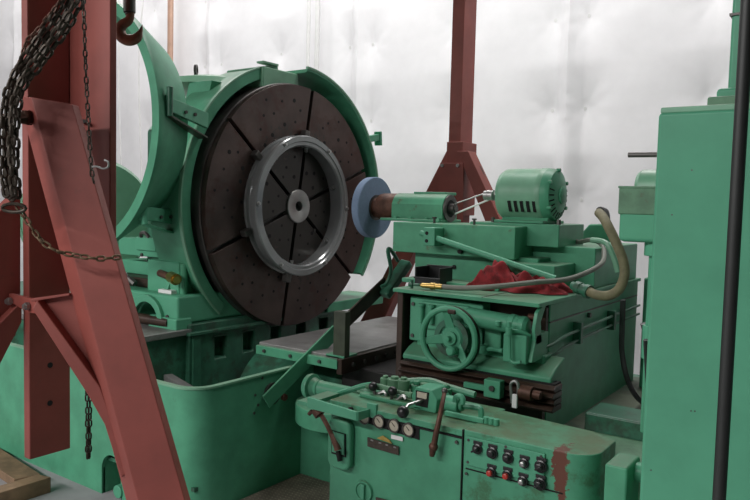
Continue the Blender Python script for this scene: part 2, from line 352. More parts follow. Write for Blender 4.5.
# the faceplate: backing disc, six sectors with real slots between them, bored hub
fp = MB().ringsolid(DC + V((-.14, 0, 0)), (1, 0, 0), [(0, .05), (0, .815), (.095, .815), (.10, .81), (.10, .05)], 96).build('faceplate', darksteel, W)
for k in range(6):
    b = MB(); am = R(20.5 + 60*k + 30); hw = R(30); g = .0135; pf, pb = [], []
    pts = []
    r0, r1 = .105, .805
    for r_, sg in ((r0, 1), (r1, -1)):
        e = hw - math.asin(g/r_); m_ = 4 if r_ == r0 else 20
        for i in range(m_ + 1): pts.append((r_, sg*(-e + 2*e*i/m_)))
    poly = [(DC.x - .04, DC.y + r_*math.cos(am + a), DC.z + r_*math.sin(am + a)) for r_, a in pts]
    MB().prism(poly, (.04, 0, 0)).build('plate_sector', plate_m, fp, bev=.003, segs=1)
hb = MB().ringsolid(DC, (1, 0, 0), [(-.04, .034), (.012, .034), (.014, .037), (.014, .108), (.010, .112), (-.04, .112)], 48).build('hub', steel, fp)
MB().cyl(DC + V((-.04, 0, 0)), DC + V((-.03, 0, 0)), .035).build('hub_bore', hole, fp)
b = MB(); rnd = random.Random(3)
for k in range(6):
    base = 20.5 + 60*k
    for r_, aa in ((.70, 14), (.70, 22), (.64, 10), (.64, 30), (.60, 46), (.66, 40), (.56, 14), (.55, 24), (.52, 38), (.50, 48), (.74, 34), (.47, 12), (.47, 52),
                   (.33, 15), (.28, 33), (.24, 48), (.20, 20)):
        a = R(base + aa + rnd.uniform(-2, 2)); q = DC + V((0, r_*math.cos(a), r_*math.sin(a)))
        b.cyl(q + V((-.004, 0, 0)), q + V((.0012, 0, 0)), .0095 if rnd.random() < .8 else .014, n=8)
hl = b.build('tapped_holes', hole, fp); hl['kind'] = 'stuff'
for (yy, zz) in ((3.38, 1.93), (3.83, 1.40)): MB().cyl((DC.x, yy, zz), (DC.x + .006, yy, zz), .013, n=8).build('plug', darksteel, fp)
# splash guards round the faceplate
GL = MB().ringsolid(V((-3.62, 3.645, 1.575)), (1, 0, 0), [(0, .885), (0, .91), (.30, .91), (.30, .845), (.28, .845), (.28, .885)], 64, R(8), R(138), (0, 0, 1)).build('left_splash_guard', green, W, bev=.004, segs=1)
GR = MB().ringsolid(V((-3.62, 3.665, 1.60)), (1, 0, 0), [(0, .86), (0, .885), (.40, .885), (.40, .87), (.38, .86)], 64, R(-128), R(-2), (0, 0, 1)).build('right_splash_guard', green, W, bev=.003, segs=1)
MB().ringsolid(V((-3.235, 3.665, 1.60)), (1, 0, 0), [(0, .885), (0, .90), (.018, .90), (.018, .885)], 64, R(-128), R(-2), (0, 0, 1)).build('guard_edge_strip', green_pale, W)
MB().ringsolid(V((-3.34, 3.645, 1.575)), (1, 0, 0), [(0, .91), (0, .92), (.022, .92), (.022, .91)], 64, R(8), R(138), (0, 0, 1)).build('guard_edge_strip', green_pale, W)
MB().box((-3.64, 3.36, 2.30), (-3.30, 3.70, 2.455)).build('guard_top_block', green_pale, W, bev=.01)
MB().box((-3.36, 3.36, 2.475), (-3.30, 3.50, 2.487)).build('guard_lip', green_pale, W)
l0, l1 = V((-3.270,4.440,2.080)), V((-3.270,4.610,2.113))
MB().bar(l0, l1, .05, .045, (1, 0, 0)).build('guard_lug', green_light, W, bev=.004)
MB().bar(V((-3.270,4.595,2.154)), V((-3.270,4.606,2.047)), .025, .06, (1, 0, 0)).build('lug_head', green_light, W, bev=.004)
MB().box((-3.6, 4.0, .80), (-3.25, 4.70, .875)).build('rear_beam', green, W, bev=.01)
# swung-open guard door on hinges
DO = V((-3.87, 2.42, 2.01)); Rd = .747
gd = MB().ringsolid(DO, (0, 1, 0), [(0, Rd), (0, Rd-.06), (.016, Rd-.06), (.03, Rd-.02), (.32, .575), (.325, .588), (.03, Rd)], 64, R(-6), R(165), (0, 0, 1)).build('guard_door', door_m, W, bev=.003, segs=1)
for zz, hx in ((2.10, -3.125), (1.52, -3.33)):
    MB().prism([(hx - .07, 2.455, zz - .045), (hx - .07, 2.455, zz + .045), (hx, 2.49, zz + .045), (hx, 2.49, zz - .045)], (0, .02, 0)).build('hinge_leaf', green, W, bev=.004)
    MB().prism([(hx, 2.50, zz - .045), (hx, 2.50, zz + .03), (hx - .14, 2.88, zz + .0), (hx - .14, 2.88, zz - .09)], (-.03, 0, 0)).build('hinge_arm', green_light, W, bev=.004)
    MB().cyl((hx, 2.49, zz - .07), (hx, 2.49, zz + .085), .017).build('hinge_pin', green_oily_shade if zz > 1.8 else green_light, W, bev=.004)
    MB().prism([(hx - .05, 2.49, zz - .06), (hx + .01, 2.49, zz - .06), (hx - .12, 2.86, zz - .14), (hx - .2, 2.86, zz - .14)], (0, 0, -.012)).build('hinge_shelf', olive if zz > 1.8 else green, W, bev=.003)
    for q in (.35, .6): MB().cyl((hx - .14*q + .001, 2.5 + .38*q, zz - .03), (hx - .14*q + .012, 2.5 + .38*q, zz - .03), .010, n=8).build('hinge_bolt', darksteel, W)
# slideway plate in front of the faceplate
sl = MB().prism([(-2.93, 2.98, .722), (-2.33, 2.98, .722), (-2.33, 4.3, .722), (-2.93, 4.3, .722)], (0, 0, .06)).build('slideway_plate', table_m, W, bev=.006)
MB().box((-2.93, 2.955, .715), (-2.32, 2.985, .767)).build('plate_front_edge', green, sl, bev=.004)
MB().box((-2.335, 2.955, .69), (-2.30, 4.3, .774)).build('plate_side_rail', grease_shade, sl, bev=.004)
for yy in np.arange(3.05, 4.2, .105): MB().cyl((-2.30, yy, .732), (-2.288, yy, .732), .012, n=10).build('rail_bolt', darksteel, sl)
for xx in (-2.45, -2.66, -2.86): MB().cyl((xx, 2.945, .742), (xx, 2.956, .742), .01, n=8).build('rail_bolt', darksteel, sl)
MB().lathe((-3.2, 3.45, .28), (1, 0, 0), [(0, .42), (.75, .42)], 32, R(0), R(100), (0, 0, 1)).lathe((-3.2, 3.45, .28), (1, 0, 0), [(0, .40), (.75, .40)], 32, R(0), R(100), (0, 0, 1)).build('chip_chute', green_oily_shade, W)
up_ = MB().box((-2.385, 2.985, .765), (-2.305, 3.03, 1.02)).build('stop_bracket', olive, W, bev=.004)
MB().box((-2.43, 2.98, .765), (-2.305, 3.10, .785)).build('stop_foot', green, up_, bev=.004)
# strut bar with its bolt and roller
MB().bar((-2.605,2.708,0.544), (-2.500,3.153,0.875), .088, .012, (1, 0, 0)).build('strut_bar', green, W, bev=.002)
MB().bar((-2.500,3.153,0.875), (-2.440,3.551,1.122), .085, .012, (1, 0, 0)).build('strut_bar_end', grease_shade, W, bev=.002)
q = V((-2.600,2.833,0.546)); MB().cyl(q, q + V((.02, 0, 0)), .02, n=6).build('strut_bolt', rust, W, bev=.003)
q = V((-2.630,2.771,0.575)); MB().ringsolid(q, (1, 0, 0), [(0, .02), (0, .055), (.02, .06), (.02, .02)], 24).build('strut_roller', darksteel, W)
MB().bar((-2.420,3.504,1.049), (-2.380,3.684,1.245), .05, .075, (1, 0, 0)).build('strut_clevis', green_oily_shade, W, bev=.01)
MB().tube([(-2.400,3.442,1.110), (-2.380,3.474,1.133), (-2.360,3.483,1.210), (-2.360,3.446,1.323), (-2.360,3.477,1.328), (-2.360,3.554,1.260)], .012, 6).build('clevis_rod', green_oily_shade, W)

# workpiece ring clamped on the faceplate
WR = thing('workpiece_ring', 'glossy grey steel ring clamped to the dark faceplate', 'ring', (-3.2, 3.60, 1.13))
RC = V((-3.25, 3.61, 1.568))
MB().ringsolid(RC, (1, 0, 0), [(0, .395), (0, .455), (.012, .462), (.03, .462), (.035, .445), (.075, .445), (.08, .462), (.105, .462), (.112, .455), (.112, .425), (.104, .42), (.104, .400), (.095, .392), (.02, .392)], 96).build('ring_body', ring_m, WR, ang=30)
for k in range(6):
    a = R(20.5 + 60*k); d = V((0, math.cos(a), math.sin(a))); t_ = V((0, -math.sin(a), math.cos(a)))
    c_ = RC + d*.485 + V((.025, 0, 0)); j = MB().bar(c_ - d*.03, c_ + d*.028, .042, .05, (1, 0, 0)).build('clamp_jaw', darksteel, WR, bev=.006)
    a2 = R(20.5 + 60*k - 22); q = RC + V((.112, .44*math.cos(a2), .44*math.sin(a2)))
    MB().cyl(q, q + V((.014, 0, 0)), .010, n=6).cyl(q, q + V((.004, 0, 0)), .014, n=14).build('ring_bolt', steel, WR)
    c_ = RC + d*.365 + V((.05, 0, 0)); MB().cyl(c_, c_ + d*.03, .012, n=10).build('jaw_screw', steel, WR)

# ------------------------------------------------------------------ wheelhead carriage with spindle, grinding wheel and handwheel
H = thing('wheelhead_carriage', 'green wheelhead carriage with handwheel and blue-grey grinding wheel', 'machine', (-1.6, 3.5, 0))
MB().box((-1.70, 3.0, .0), (-.98, 4.6, .57)).build('carriage_base', green_oily_shade, H, bev=.012)
MB().box((-2.43, 3.12, .0), (-1.70, 4.5, .70)).build('shade_block', shade_black, H, bev=.012)  # added black block painting the shade in the void, no known part
hz = MB().box((-1.84, 2.96, .56), (-1.17, 4.3, 1.185)).build('housing', green, H, bev=.008)
MB().box((-1.885, 2.80, 1.185), (-1.155, 4.3, 1.203)).build('cover_plate', green, hz, bev=.003)
for xx in (-1.72, -1.42): MB().box((xx, 2.80, 1.2025), (xx + .006, 3.2, 1.2045)).build('plate_joint', darksteel, hz)
MB().box((-1.878, 2.83, .62), (-1.845, 3.5, 1.185)).build('side_shroud', grease_shade, H, bev=.005)
MB().box((-1.84, 2.93, .58), (-1.175, 2.965, 1.17)).build('shade_apron', grease_shade, H, bev=.004)  # dark sheet painting shade onto the housing front
MB().box((-1.825, 2.86, .955), (-1.44, 2.94, 1.165)).build('front_panel', green_light, H, bev=.008)
MB().box((-1.76, 2.845, 1.02), (-1.50, 2.87, 1.15)).build('front_boss_plate', green_light, H, bev=.01)
MB().box((-1.44, 2.95, 1.12), (-1.175, 2.958, 1.18)).build('dark_gap', hole, H)
MB().prism([(-1.82, 2.80, .875), (-1.82, 2.80, .90), (-1.82, 2.85, .93), (-1.82, 2.95, .965), (-1.82, 2.98, .875)], (.73, 0, 0)).build('apron_ledge', green, H, bev=.008)
MB().box((-1.79, 2.87, .90), (-1.15, 2.97, .975)).build('apron_step', green, H, bev=.012)
for z_, x_ in ((1.13, -1.805), (.98, -1.805)): MB().cyl((x_, 2.853, z_), (x_, 2.862, z_), .009, n=8).build('panel_screw', darksteel, H)
for xx in (-1.745, -1.69): MB().cyl((xx, 2.835, 1.05), (xx, 2.835, 1.125), .013).cyl((xx, 2.835, 1.125), (xx, 2.835, 1.14), .017).build('oil_cup', green_light, H, bev=.003)
# ribbed way cover: each slat a part
for k in range(4):
    z_ = .768 + k*.0275
    MB().prism([(-1.81, 2.76 + .012*(k % 2), z_), (-1.81, 2.745 + .012*(k % 2), z_ + .012), (-1.81, 2.76 + .012*(k % 2), z_ + .024), (-1.81, 2.85, z_ + .024), (-1.81, 2.85, z_)], (.75, 0, 0)).build('way_cover_slat', grease_shade, H, bev=.002, segs=1)
MB().box((-1.80, 2.79, .762), (-1.07, 2.86, .88)).build('way_cover_backing', hole, H)
# handwheel
hwc = V((-1.541, 2.735, 1.015))
hw = MB(); ring_pts = [hwc + V((.132*math.cos(2*math.pi*i/40), 0, .132*math.sin(2*math.pi*i/40))) for i in range(40)]
hwo = MB().tube(ring_pts, .0135, 10, 1, True).build('handwheel', green_light, H)
MB().ringsolid(hwc + V((0, .016, 0)), (0, 1, 0), [(-.003, .126), (-.003, .144), (.010, .144), (.010, .126)], 48).build('wheel_back_rim', grease_shade, hwo)
for a in (100, 192, 312):
    d = V((math.cos(R(a)), 0, math.sin(R(a))))
    n_ = V((-d.z, 0, d.x)); p0 = hwc + d*.035 + V((0, .03, 0)); p1 = hwc + d*.126
    MB().prism([p0 + n_*.024, p0 - n_*.024, p1 - n_*.015, p1 + n_*.015], (0, .012, 0)).build('spoke', green_light, hwo, bev=.004)
MB().lathe(hwc + V((0, .06, 0)), (0, -1, 0), [(0, .0), (0, .062), (.02, .06), (.035, .046), (.035, .030), (.048, .030), (.05, .012), (.075, .011), (.077, 0)], 32).build('wheel_hub', green_light, hwo)
MB().lathe(hwc + V((0, .035, 0)), (0, -1, 0), [(0, .060), (.004, .085), (.012, .085), (.012, .06)], 40).build('index_dial', green_oily_shade, hwo)
q = (-1.517,2.720,0.966); MB().lathe(q, (0, -1, 0), [(-.03, 0), (-.03, .02), (.005, .022), (.014, .016), (.016, 0)], 20).build('clamp_knob', green_light, hwo)
q = hwc + V((.02, 0, .12)); MB().box((q.x - .02, q.y - .02, q.z - .008), (q.x + .02, q.y + .01, q.z + .012)).build('rim_pad', grease_shade, hwo, bev=.006)
# gearbox to the right of the handwheel
MB().lathe((-1.482,2.800,1.115), V((-1.204,2.800,1.099)) - V((-1.482,2.800,1.115)), [(0, 0), (0, .040), (.20, .040), (.205, .044), (.225, .044), (.228, .041), (.25, .041), (.252, .043), (.272, .043), (.285, .03), (.288, 0)], 28).build('shaft_housing', green_light, H)
MB().box((-1.42, 2.84, .98), (-1.34, 2.97, 1.12)).build('housing_web', green, H, bev=.006)
gb = MB().box((-1.283, 2.74, .952), (-1.178, 2.93, 1.072)).build('gear_case', green_light, H, bev=.006)
MB().prism([(-1.18, 2.76, .96), (-1.18, 2.93, .96), (-1.18, 2.93, 1.07), (-1.18, 2.80, 1.07)], (.02, 0, 0)).build('case_side', green, gb, bev=.003)
MB().tube([(-1.245,2.710,1.127), (-1.243,2.710,1.073), (-1.238,2.710,1.011), (-1.234,2.710,0.974), (-1.216,2.710,0.961), (-1.186,2.710,0.969)], .0075, 8).build('oil_pipe', green_light, H)
MB().cyl((-1.244,2.710,1.102), (-1.243,2.710,1.073), .014).build('pipe_union', green_light, H)
MB().tube([(-1.424,2.840,0.965), (-1.371,2.820,0.980), (-1.309,2.800,0.983)], .010, 8).build('oil_pipe', green_light, H)
MB().cyl((-1.415,2.830,0.990), (-1.413,2.830,0.955), .02).build('pipe_union', green_light, H)
MB().tube([(-1.253,2.730,1.086), (-1.208,2.760,1.083), (-1.181,2.780,1.067)], .009, 8).build('oil_pipe', green_light, H)
MB().prism([(-1.160,2.797,1.026), (-1.160,2.780,1.095), (-1.160,2.804,1.163), (-1.160,2.864,1.194), (-1.160,2.887,1.183), (-1.160,2.840,1.121), (-1.160,2.859,1.033)], (-.016, 0, 0)).build('cable_bracket', green_light, H, bev=.002)
MB().cyl((-1.223,2.850,1.134), (-1.187,2.860,1.132), .016).build('cable_gland', rust, H)
MB().cyl((-1.316,2.755,1.117), (-1.315,2.755,1.096), .013).build('grease_boss', green_light, H, bev=.003)
# side pipes along the carriage
for a, c in (((541,353), (548,347)), ((541,358), (550,353))):
    pass
MB().tube([(-1.20, 2.86, .985), (-1.15, 2.95, 1.01), (-1.145, 3.1, 1.03), (-1.145, 3.6, 1.04), (-1.145, 4.25, 1.05)], .007, 8).build('side_pipe', green_oily_shade, H)
MB().tube([(-1.20, 2.84, .955), (-1.148, 2.98, .965), (-1.145, 3.15, .985), (-1.145, 3.6, .995), (-1.145, 4.25, 1.0)], .007, 8).build('side_pipe', green_oily_shade, H)
for yy in (3.25, 3.75): MB().box((-1.172, yy, .97), (-1.13, yy + .03, 1.07)).build('pipe_clip', green_oily_shade, H, bev=.003)
MB().box((-1.172, 2.96, 1.10), (-1.166, 4.28, 1.106)).build('side_seam', darksteel, H)
MB().box((-1.20, 2.90, .0), (-.99, 4.4, .60)).build('side_foot', dusty, H, bev=.015)
MB().box((-1.10, 4.15, .3), (-1.0, 4.5, 1.22)).build('rear_post', green, H, bev=.01)
MB().box((-.98, 2.9, .0), (-.72, 3.1, .76)).build('side_ledge', green_oily_shade, H, bev=.01)
MB().box((-.98, 2.52, .0), (-.62, 2.9, .69)).build('dusty_plinth', green_rub, H, bev=.012)
MB().prism([(-1.556,4.350,1.354), (-1.529,4.350,1.460), (-1.494,4.350,1.504), (-1.402,4.350,1.508), (-1.346,4.350,1.353)], (0, .15, 0)).build('rear_casting', green, H, bev=.012)
MB().cyl((-1.17, 3.45, 1.08), (-1.155, 3.45, 1.08), .012, n=8).build('side_screw', darksteel, H)
# stepped blocks on the cover
MB().box((-2.12, 3.36, 1.203), (-1.40, 3.9, 1.345)).build('swivel_base', green, H, bev=.006)
b1 = MB().box((-2.231, 3.3, 1.335), (-1.50, 3.675, 1.50)).build('spindle_slide', green_chip, H, bev=.006)
MB().box((-1.52, 3.25, 1.203), (-1.27, 3.66, 1.325)).build('step_block', green, H, bev=.006)
MB().box((-1.50, 3.52, 1.203), (-1.17, 4.25, 1.405)).build('rear_block', green, H, bev=.006)
MB().box((-1.83, 3.44, 1.40), (-1.33, 3.80, 1.515)).build('motor_riser', green, H, bev=.006)
MB().box((-2.0, 3.05, 1.203), (-1.46, 3.2, 1.225)).build('front_rail', green, H, bev=.004)
for xx, yy in ((-1.99, 3.34), (-1.75, 3.34)): MB().cyl((xx, yy, 1.50), (xx, yy, 1.525), .007, n=8).cyl((xx, yy, 1.525), (xx, yy, 1.533), .013, n=8).build('stud', darksteel, H)
for xx in (-2.34, -2.24, -2.13, -2.05): MB().cyl((xx, 3.49, 1.505), (xx, 3.49, 1.525), .012, n=6).build('hold_down_bolt', green_light, H)
# rod with clamp block
rod0, rod1 = V((-2.010,3.240,1.448)), V((-1.235,3.180,1.271))
MB().tube([rod0, rod1], .0155, 12, 1).build('traverse_rod', green_light, H)
cb = MB().box((-1.975, 3.205, 1.385), (-1.905, 3.31, 1.48)).build('rod_clamp', green_light, H, bev=.005)
for zz in (1.41, 1.45): MB().cyl((-1.953, 3.203, zz), (-1.953, 3.208, zz), .010, n=10).build('clamp_hole', hole, cb)
MB().cyl((-1.87, 3.352, 1.27), (-1.87, 3.362, 1.27), .012, n=10).build('plug_hole', hole, H)
MB().cyl((-1.80, 3.30, 1.36), (-1.80, 3.28, 1.36), .012, n=10).build('plug_hole', hole, H)
# spindle head
ax = V((0, 3.6, 1.578))
sp = MB()
prof = [(3.515, 1.50), (3.515, 1.60)] + [(3.6 - .085*math.cos(R(a)), 1.578 + .085*math.sin(R(a))) for a in range(20, 165, 12)] + [(3.685, 1.60), (3.685, 1.50)]
sh = MB().prism([(-2.39, y, z) for y, z in prof], (.345, 0, 0)).build('spindle_head', green_chip, H, bev=.006)
MB().box((-2.44, 3.47, 1.50), (-2.04, 3.73, 1.515)).build('spindle_foot', green, sh, bev=.004)
MB().box((-2.28, 3.58, 1.655), (-2.06, 3.70, 1.672)).build('spindle_cap', green, sh, bev=.004)
MB().ringsolid((-2.05, 3.6, 1.578), (1, 0, 0), [(0, .05), (0, .08), (.012, .078), (.012, .05)], 28).build('end_ring', darksteel, sh)
MB().cyl((-2.05, 3.6, 1.578), (-2.04, 3.6, 1.578), .052).build('end_bore', hole, sh)
MB().cyl((-2.045, 3.6, 1.578), (-2.01, 3.6, 1.578), .03).cyl((-2.01, 3.6, 1.578), (-2.0, 3.6, 1.578), .018).build('drive_pulley', darksteel, sh)
MB().lathe((-2.39, 3.6, 1.578), (-1, 0, 0), [(0, 0), (0, .082), (.11, .082), (.12, .078), (.128, .078), (.13, .05), (.16, .045), (.162, .036), (.20, .036), (.2, 0)], 40).build('quill', rust, H)
gw = MB().ringsolid((-2.615, 3.6, 1.572), (1, 0, 0), [(0, .03), (0, .176), (.005, .185), (.050, .187), (.055, .182), (.055, .03)], 72).build('grinding_wheel', stone, H)
MB().ringsolid((-2.56, 3.6, 1.572), (1, 0, 0), [(0, .02), (0, .062), (.008, .062), (.012, .055), (.025, .05), (.025, .02)], 36).build('wheel_flange', rust, gw)
MB().ringsolid((-2.56, 3.6, 1.572), (1, 0, 0), [(0, .06), (0, .078), (.003, .078), (.003, .06)], 36).build('paper_washer', darksteel, gw)
# belts between spindle pulley and motor
for z0, z1 in ((1.61, 1.655), (1.55, 1.61)):
    pass
MB().tube([(-2.012, 3.6, 1.607), (-1.80, 3.6, 1.678)], .004, 6, 1).build('drive_belt', steel, H)
MB().tube([(-2.012, 3.6, 1.549), (-1.80, 3.6, 1.634)], .005, 6, 1).build('drive_belt', white_p, H)
# latch and bits on the way cover
tb = MB().box((-1.455, 2.725, .815), (-1.31, 2.745, .84)).box((-1.345, 2.70, .80), (-1.27, 2.745, .875)).build('stop_dog', green_light, H, bev=.004)
MB().cyl((-1.305, 2.698, .842), (-1.305, 2.69, .842), .012, n=10).build('dog_bolt', darksteel, tb)
MB().tube([(-1.209,2.690,0.800), (-1.215,2.690,0.844), (-1.217,2.690,0.877), (-1.200,2.690,0.892), (-1.186,2.690,0.878), (-1.184,2.690,0.837)], .007, 8).build('latch_link', steel, H)
MB().bar((-1.195,2.685,0.840), (-1.195,2.685,0.783), .022, .012, (0, 1, 0)).build('latch_tongue', white_p, H, bev=.003)
MB().cyl((-1.185,2.710,0.849), (-1.129,2.710,0.847), .03).cyl((-1.129,2.710,0.847), (-1.094,2.710,0.845), .018).build('micro_stop', rust, H, bev=.003)

# electric motor on its riser
M = thing('electric_motor', 'green electric motor with slotted end bell on the stepped carriage top', 'motor', (-1.57, 3.60, 1.515))
mz = 1.663; my = 3.6
MB().lathe((-1.735, my, mz), (1, 0, 0), [(0, 0), (0, .10), (.012, .125), (.03, .136), (.045, .139), (.225, .139), (.23, .1415), (.26, .1415), (.265, .139)], 56).build('motor_shell', green_pale, M)
eb = MB().lathe((-1.47, my, mz), (1, 0, 0), [(0, .1395), (.025, .138), (.045, .128), (.062, .085), (.068, .05), (.068, 0)], 56).build('end_bell', green, M)
for k in range(24):
    a = 2*math.pi*k/24
    if math.sin(a) < .35:
        d = V((0, math.cos(a), math.sin(a))); p0 = V((-1.4100, my, mz)) + d*.090; p1 = V((-1.4235, my, mz)) + d*.122
        MB().bar(p0, p1, .007, .004, (1, 0, 0)).build('vent_slot', hole, eb)
for k in range(6):
    a = 2*math.pi*(k + .5)/6; q = V((-1.435, my + .128*math.cos(a), mz + .130*math.sin(a))); MB().cyl(q, q + V((.02, 0, 0)), .010, n=8).build('bell_bolt', green, eb)
MB().lathe((-1.403, my, mz), (1, 0, 0), [(0, .045), (.008, .045), (.012, .035), (.012, 0)], 28).build('bell_cap', green, eb)
for k in range(5):
    a = R(200 + 0); xx = -1.635 + k*.034
    for zz in (mz - .062,):
        yy = my - math.sqrt(.1392**2 - .062**2); d = V((0, yy - my, zz - mz)).normalized(); up__ = V((0, d.z, -d.y))
        c_ = V((xx, yy, zz)); MB().prism([c_ + up__*s_ + V((e, 0, 0)) + d*-.01 for s_, e in ((-.030, -.008), (-.030, .008), (.030, .008), (.030, -.008))], d*.0135).build('cooling_slot', hole, M)
MB().prism([(-1.70, my-.10, 1.515), (-1.70, my-.06, 1.56), (-1.70, my+.06, 1.56), (-1.70, my+.10, 1.515)], (.26, 0, 0)).build('motor_foot', green, M, bev=.006)
for y0 in (my - .145, my + .09): MB().box((-1.73, y0, 1.5155), (-1.44, y0 + .055, 1.53)).build('foot_flange', green, M, bev=.004)
MB().cyl((-1.80, my, mz), (-1.745, my, mz), .013).build('shaft', steel, M)
MB().lathe((-1.845, my, mz - .005), (1, 0, 0), [(0, 0), (0, .026), (.02, .026), (.024, .030), (.035, .026), (.055, .03), (.06, .02), (.06, 0)], 24).build('motor_pulley', steel, M)
for xx in (-1.72, -1.36): MB().cyl((xx, 3.46, 1.515), (xx, 3.46, 1.54), .011, n=6).build('mount_bolt', darksteel, M)

M.location.x += .018

# things lying on the carriage cover
T = thing('parts_tray', 'small black plastic parts tray on the green carriage cover', 'tray', (-1.81, 3.05, 1.204))
MB().box((-1.878, 2.99, 1.204), (-1.742, 3.11, 1.212)).build('tray_base', black, T, bev=.003)
for lo, hi in (((-1.878, 2.985, 1.206), (-1.742, 2.993, 1.24)), ((-1.878, 3.102, 1.206), (-1.742, 3.11, 1.293)), ((-1.881, 2.985, 1.206), (-1.873, 3.11, 1.293)), ((-1.747, 2.985, 1.206), (-1.739, 3.11, 1.293))):
    MB().box(lo, hi).build('tray_wall', black, T, bev=.002)
MB().bar((-1.885, 3.108, 1.293), (-1.735, 3.108, 1.293), .012, .010).build('tray_rim', black, T, bev=.002)
MB().bar((-1.885, 2.986, 1.240), (-1.735, 2.986, 1.240), .012, .010).build('tray_rim', black, T, bev=.002)

# red cloth: a crumpled lump
nx, ny = 64, 36; vs, fs = [], []
for j in range(ny):
    for i in range(nx):
        u, v_ = i/(nx-1), j/(ny-1)
        e = max(0, min(u, 1-u, v_*.8, (1-v_)*.8)*6); env = min(1, e)
        h = (.045 + .03*math.sin(u*5 + .6) + .022*math.sin(u*17 + v_*6) + .02*math.sin(v_*13 - u*9) + .013*math.sin(u*37 + v_*21) + .013*math.sin(v_*31 + u*11 + 2*math.sin(u*9)))
        hh = .72 - .38*u
        h = max(.002, (h*.85 + .03)*env*(1.0 - .12*u)) if env > 0 else .001
        x = -1.63 + .45*u + .012*math.sin(v_*11); y = 2.99 + .13*u + .19*v_ + .02*math.sin(u*7) + .02*math.sin(u*19)
        vs.append((x, y, 1.206 + h))
b = MB(); b.add(vs, [(j*nx+i, j*nx+i+1, (j+1)*nx+i+1, (j+1)*nx+i) for j in range(ny-1) for i in range(nx-1)])
tag(b.build('shop_cloth', rag_m, ang=180), 'crumpled dark red shop cloth on the green carriage cover', 'cloth')
HA = thing('air_hose', 'grey air hose with brass end lying over the red cloth', 'hose', (-1.5, 2.9, 1.204))
MB().tube([(-1.66, 2.87, 1.222), (-1.55, 2.88, 1.225), (-1.42, 2.92, 1.24), (-1.28, 3.05, 1.262), (-1.18, 3.22, 1.275), (-1.120,3.444,1.329), (-1.150,3.589,1.384), (-1.200,3.674,1.424), (-1.250,3.667,1.437), (-1.320,3.687,1.423), (-1.360,3.720,1.441)], .012, 10, 6).build('hose_body', hose_g, HA)
MB().lathe((-1.765, 2.855, 1.222), (1, .12, 0), [(0, 0), (0, .008), (.01, .012), (.05, .012), (.052, .016), (.075, .016), (.077, .013), (.11, .0135), (.11, 0)], 12).build('hose_coupling', brass, HA)
MB().lathe((-1.825, 2.85, 1.222), (1, .08, 0), [(0, 0), (0, .012), (.02, .012), (.022, .007), (.055, .007), (.06, 0)], 12).cyl((-1.81, 2.85, 1.205), (-1.81, 2.85, 1.245), .007, n=8).build('hose_valve', green_oily_shade, HA)
HT = thing('coolant_hose', 'thick tan coolant hose looping up beside the small green box', 'hose', (-1.1, 3.4, 1.205))
MB().tube([(-1.039,3.150,1.581), (-0.998,3.080,1.564), (-0.956,3.020,1.528), (-0.913,3.000,1.460), (-0.882,3.000,1.391), (-0.873,3.000,1.330), (-0.892,3.000,1.270), (-0.932,3.000,1.240), (-0.983,3.000,1.237), (-1.028,3.020,1.248)], .0205, 12, 6).build('hose_body', hose_t, HT)
MB().tube([(-1.039,3.160,1.590), (-1.045,3.250,1.581), (-1.055,3.300,1.540)], .019, 10).build('hose_mouth', cable_m, HT)
MB().lathe((-1.020,3.020,1.244), V((-1.119,3.060,1.263)) - V((-1.020,3.020,1.244)), [(0, 0), (0, .03), (.02, .03), (.022, .024), (.045, .024), (.05, .028), (.075, .028), (.08, .02), (.10, .018), (.1, 0)], 14).build('hose_fitting', green_oily_shade, HT)
MB().tube([(-1.133,3.350,1.452), (-1.050,3.300,1.443), (-1.011,3.300,1.377), (-0.990,3.300,1.314)], .013, 8).build('branch_hose', green_pale, HT)
tag(MB().tube([(-0.980,3.364,1.181), (-0.980,3.371,1.040), (-0.980,3.387,0.934), (-0.950,3.382,0.817), (-0.920,3.455,0.717), (-0.850,3.456,0.677)], .013, 8, 6).build('power_cable', cable_m), 'black cable hanging down the side of the green carriage', 'cable')

# ------------------------------------------------------------------ control cabinet in the foreground
bx = mat('cabinet_end_paint', (.078, .30, .178), .42, var=.13, col2=(.05, .11, .05), c2amt=.7, thr=.5, c2scale=7, dust=((.10, .12, .06), .85), spots=(((.385, -.31, .785), (.030, .11, .06)), ((.392, -.31, .73), (.024, .11, .06)), ((.398, -.31, .68), (.014, .11, .06))), spotcol=(.13, .05, .035), spotn=55, spec=.3)
K = thing('control_cabinet', 'green control cabinet with gauges, levers and two rows of buttons', 'cabinet', (-1.2, 2.5, 0))
MB().box((-1.762, 2.20, 0), (-1.169, 2.53, .795)).build('cabinet_body', green, K, bev=.006)
MB().box((-1.765, 2.195, .793), (-1.165, 2.535, .818)).build('top_deck', bx, K, bev=.004)
f = [(-1.163, 2.50), (-1.163, 2.195), (-.79, 2.195)] + [(-.79 + .085*math.cos(R(a)), 2.28 + .085*math.sin(R(a))) for a in range(-80, 1, 10)] + [(-.705, 2.42), (-.80, 2.47)]
MB().prism([(x, y, 0) for x, y in f], (0, 0, .822)).build('button_cabinet', bx, K, bev=.005)
MB().box((-1.150, 2.188, .70), (-.862, 2.197, .803)).build('button_panel', green_light, K, bev=.003)
MB().box((-1.15, 2.192, .684), (-.80, 2.196, .688)).build('panel_seam', hole, K)
MB().box((-1.167, 2.19, .0), (-1.163, 2.2, .82)).build('cabinet_joint', hole, K)
MB().box((-1.70, 2.193, .786), (-1.165, 2.2, .792)).build('deck_seam', hole, K)
for x, z in ((-1.14, .79), (-.875, .792), (-1.14, .712), (-1.0, .797), (-1.0, .705), (-1.145, .67)): MB().cyl((x, 2.186, z), (x, 2.19, z), .005, n=8).build('panel_screw', darksteel, K)
cols = {'k': black, 'r': redbtn, 'w': steel}
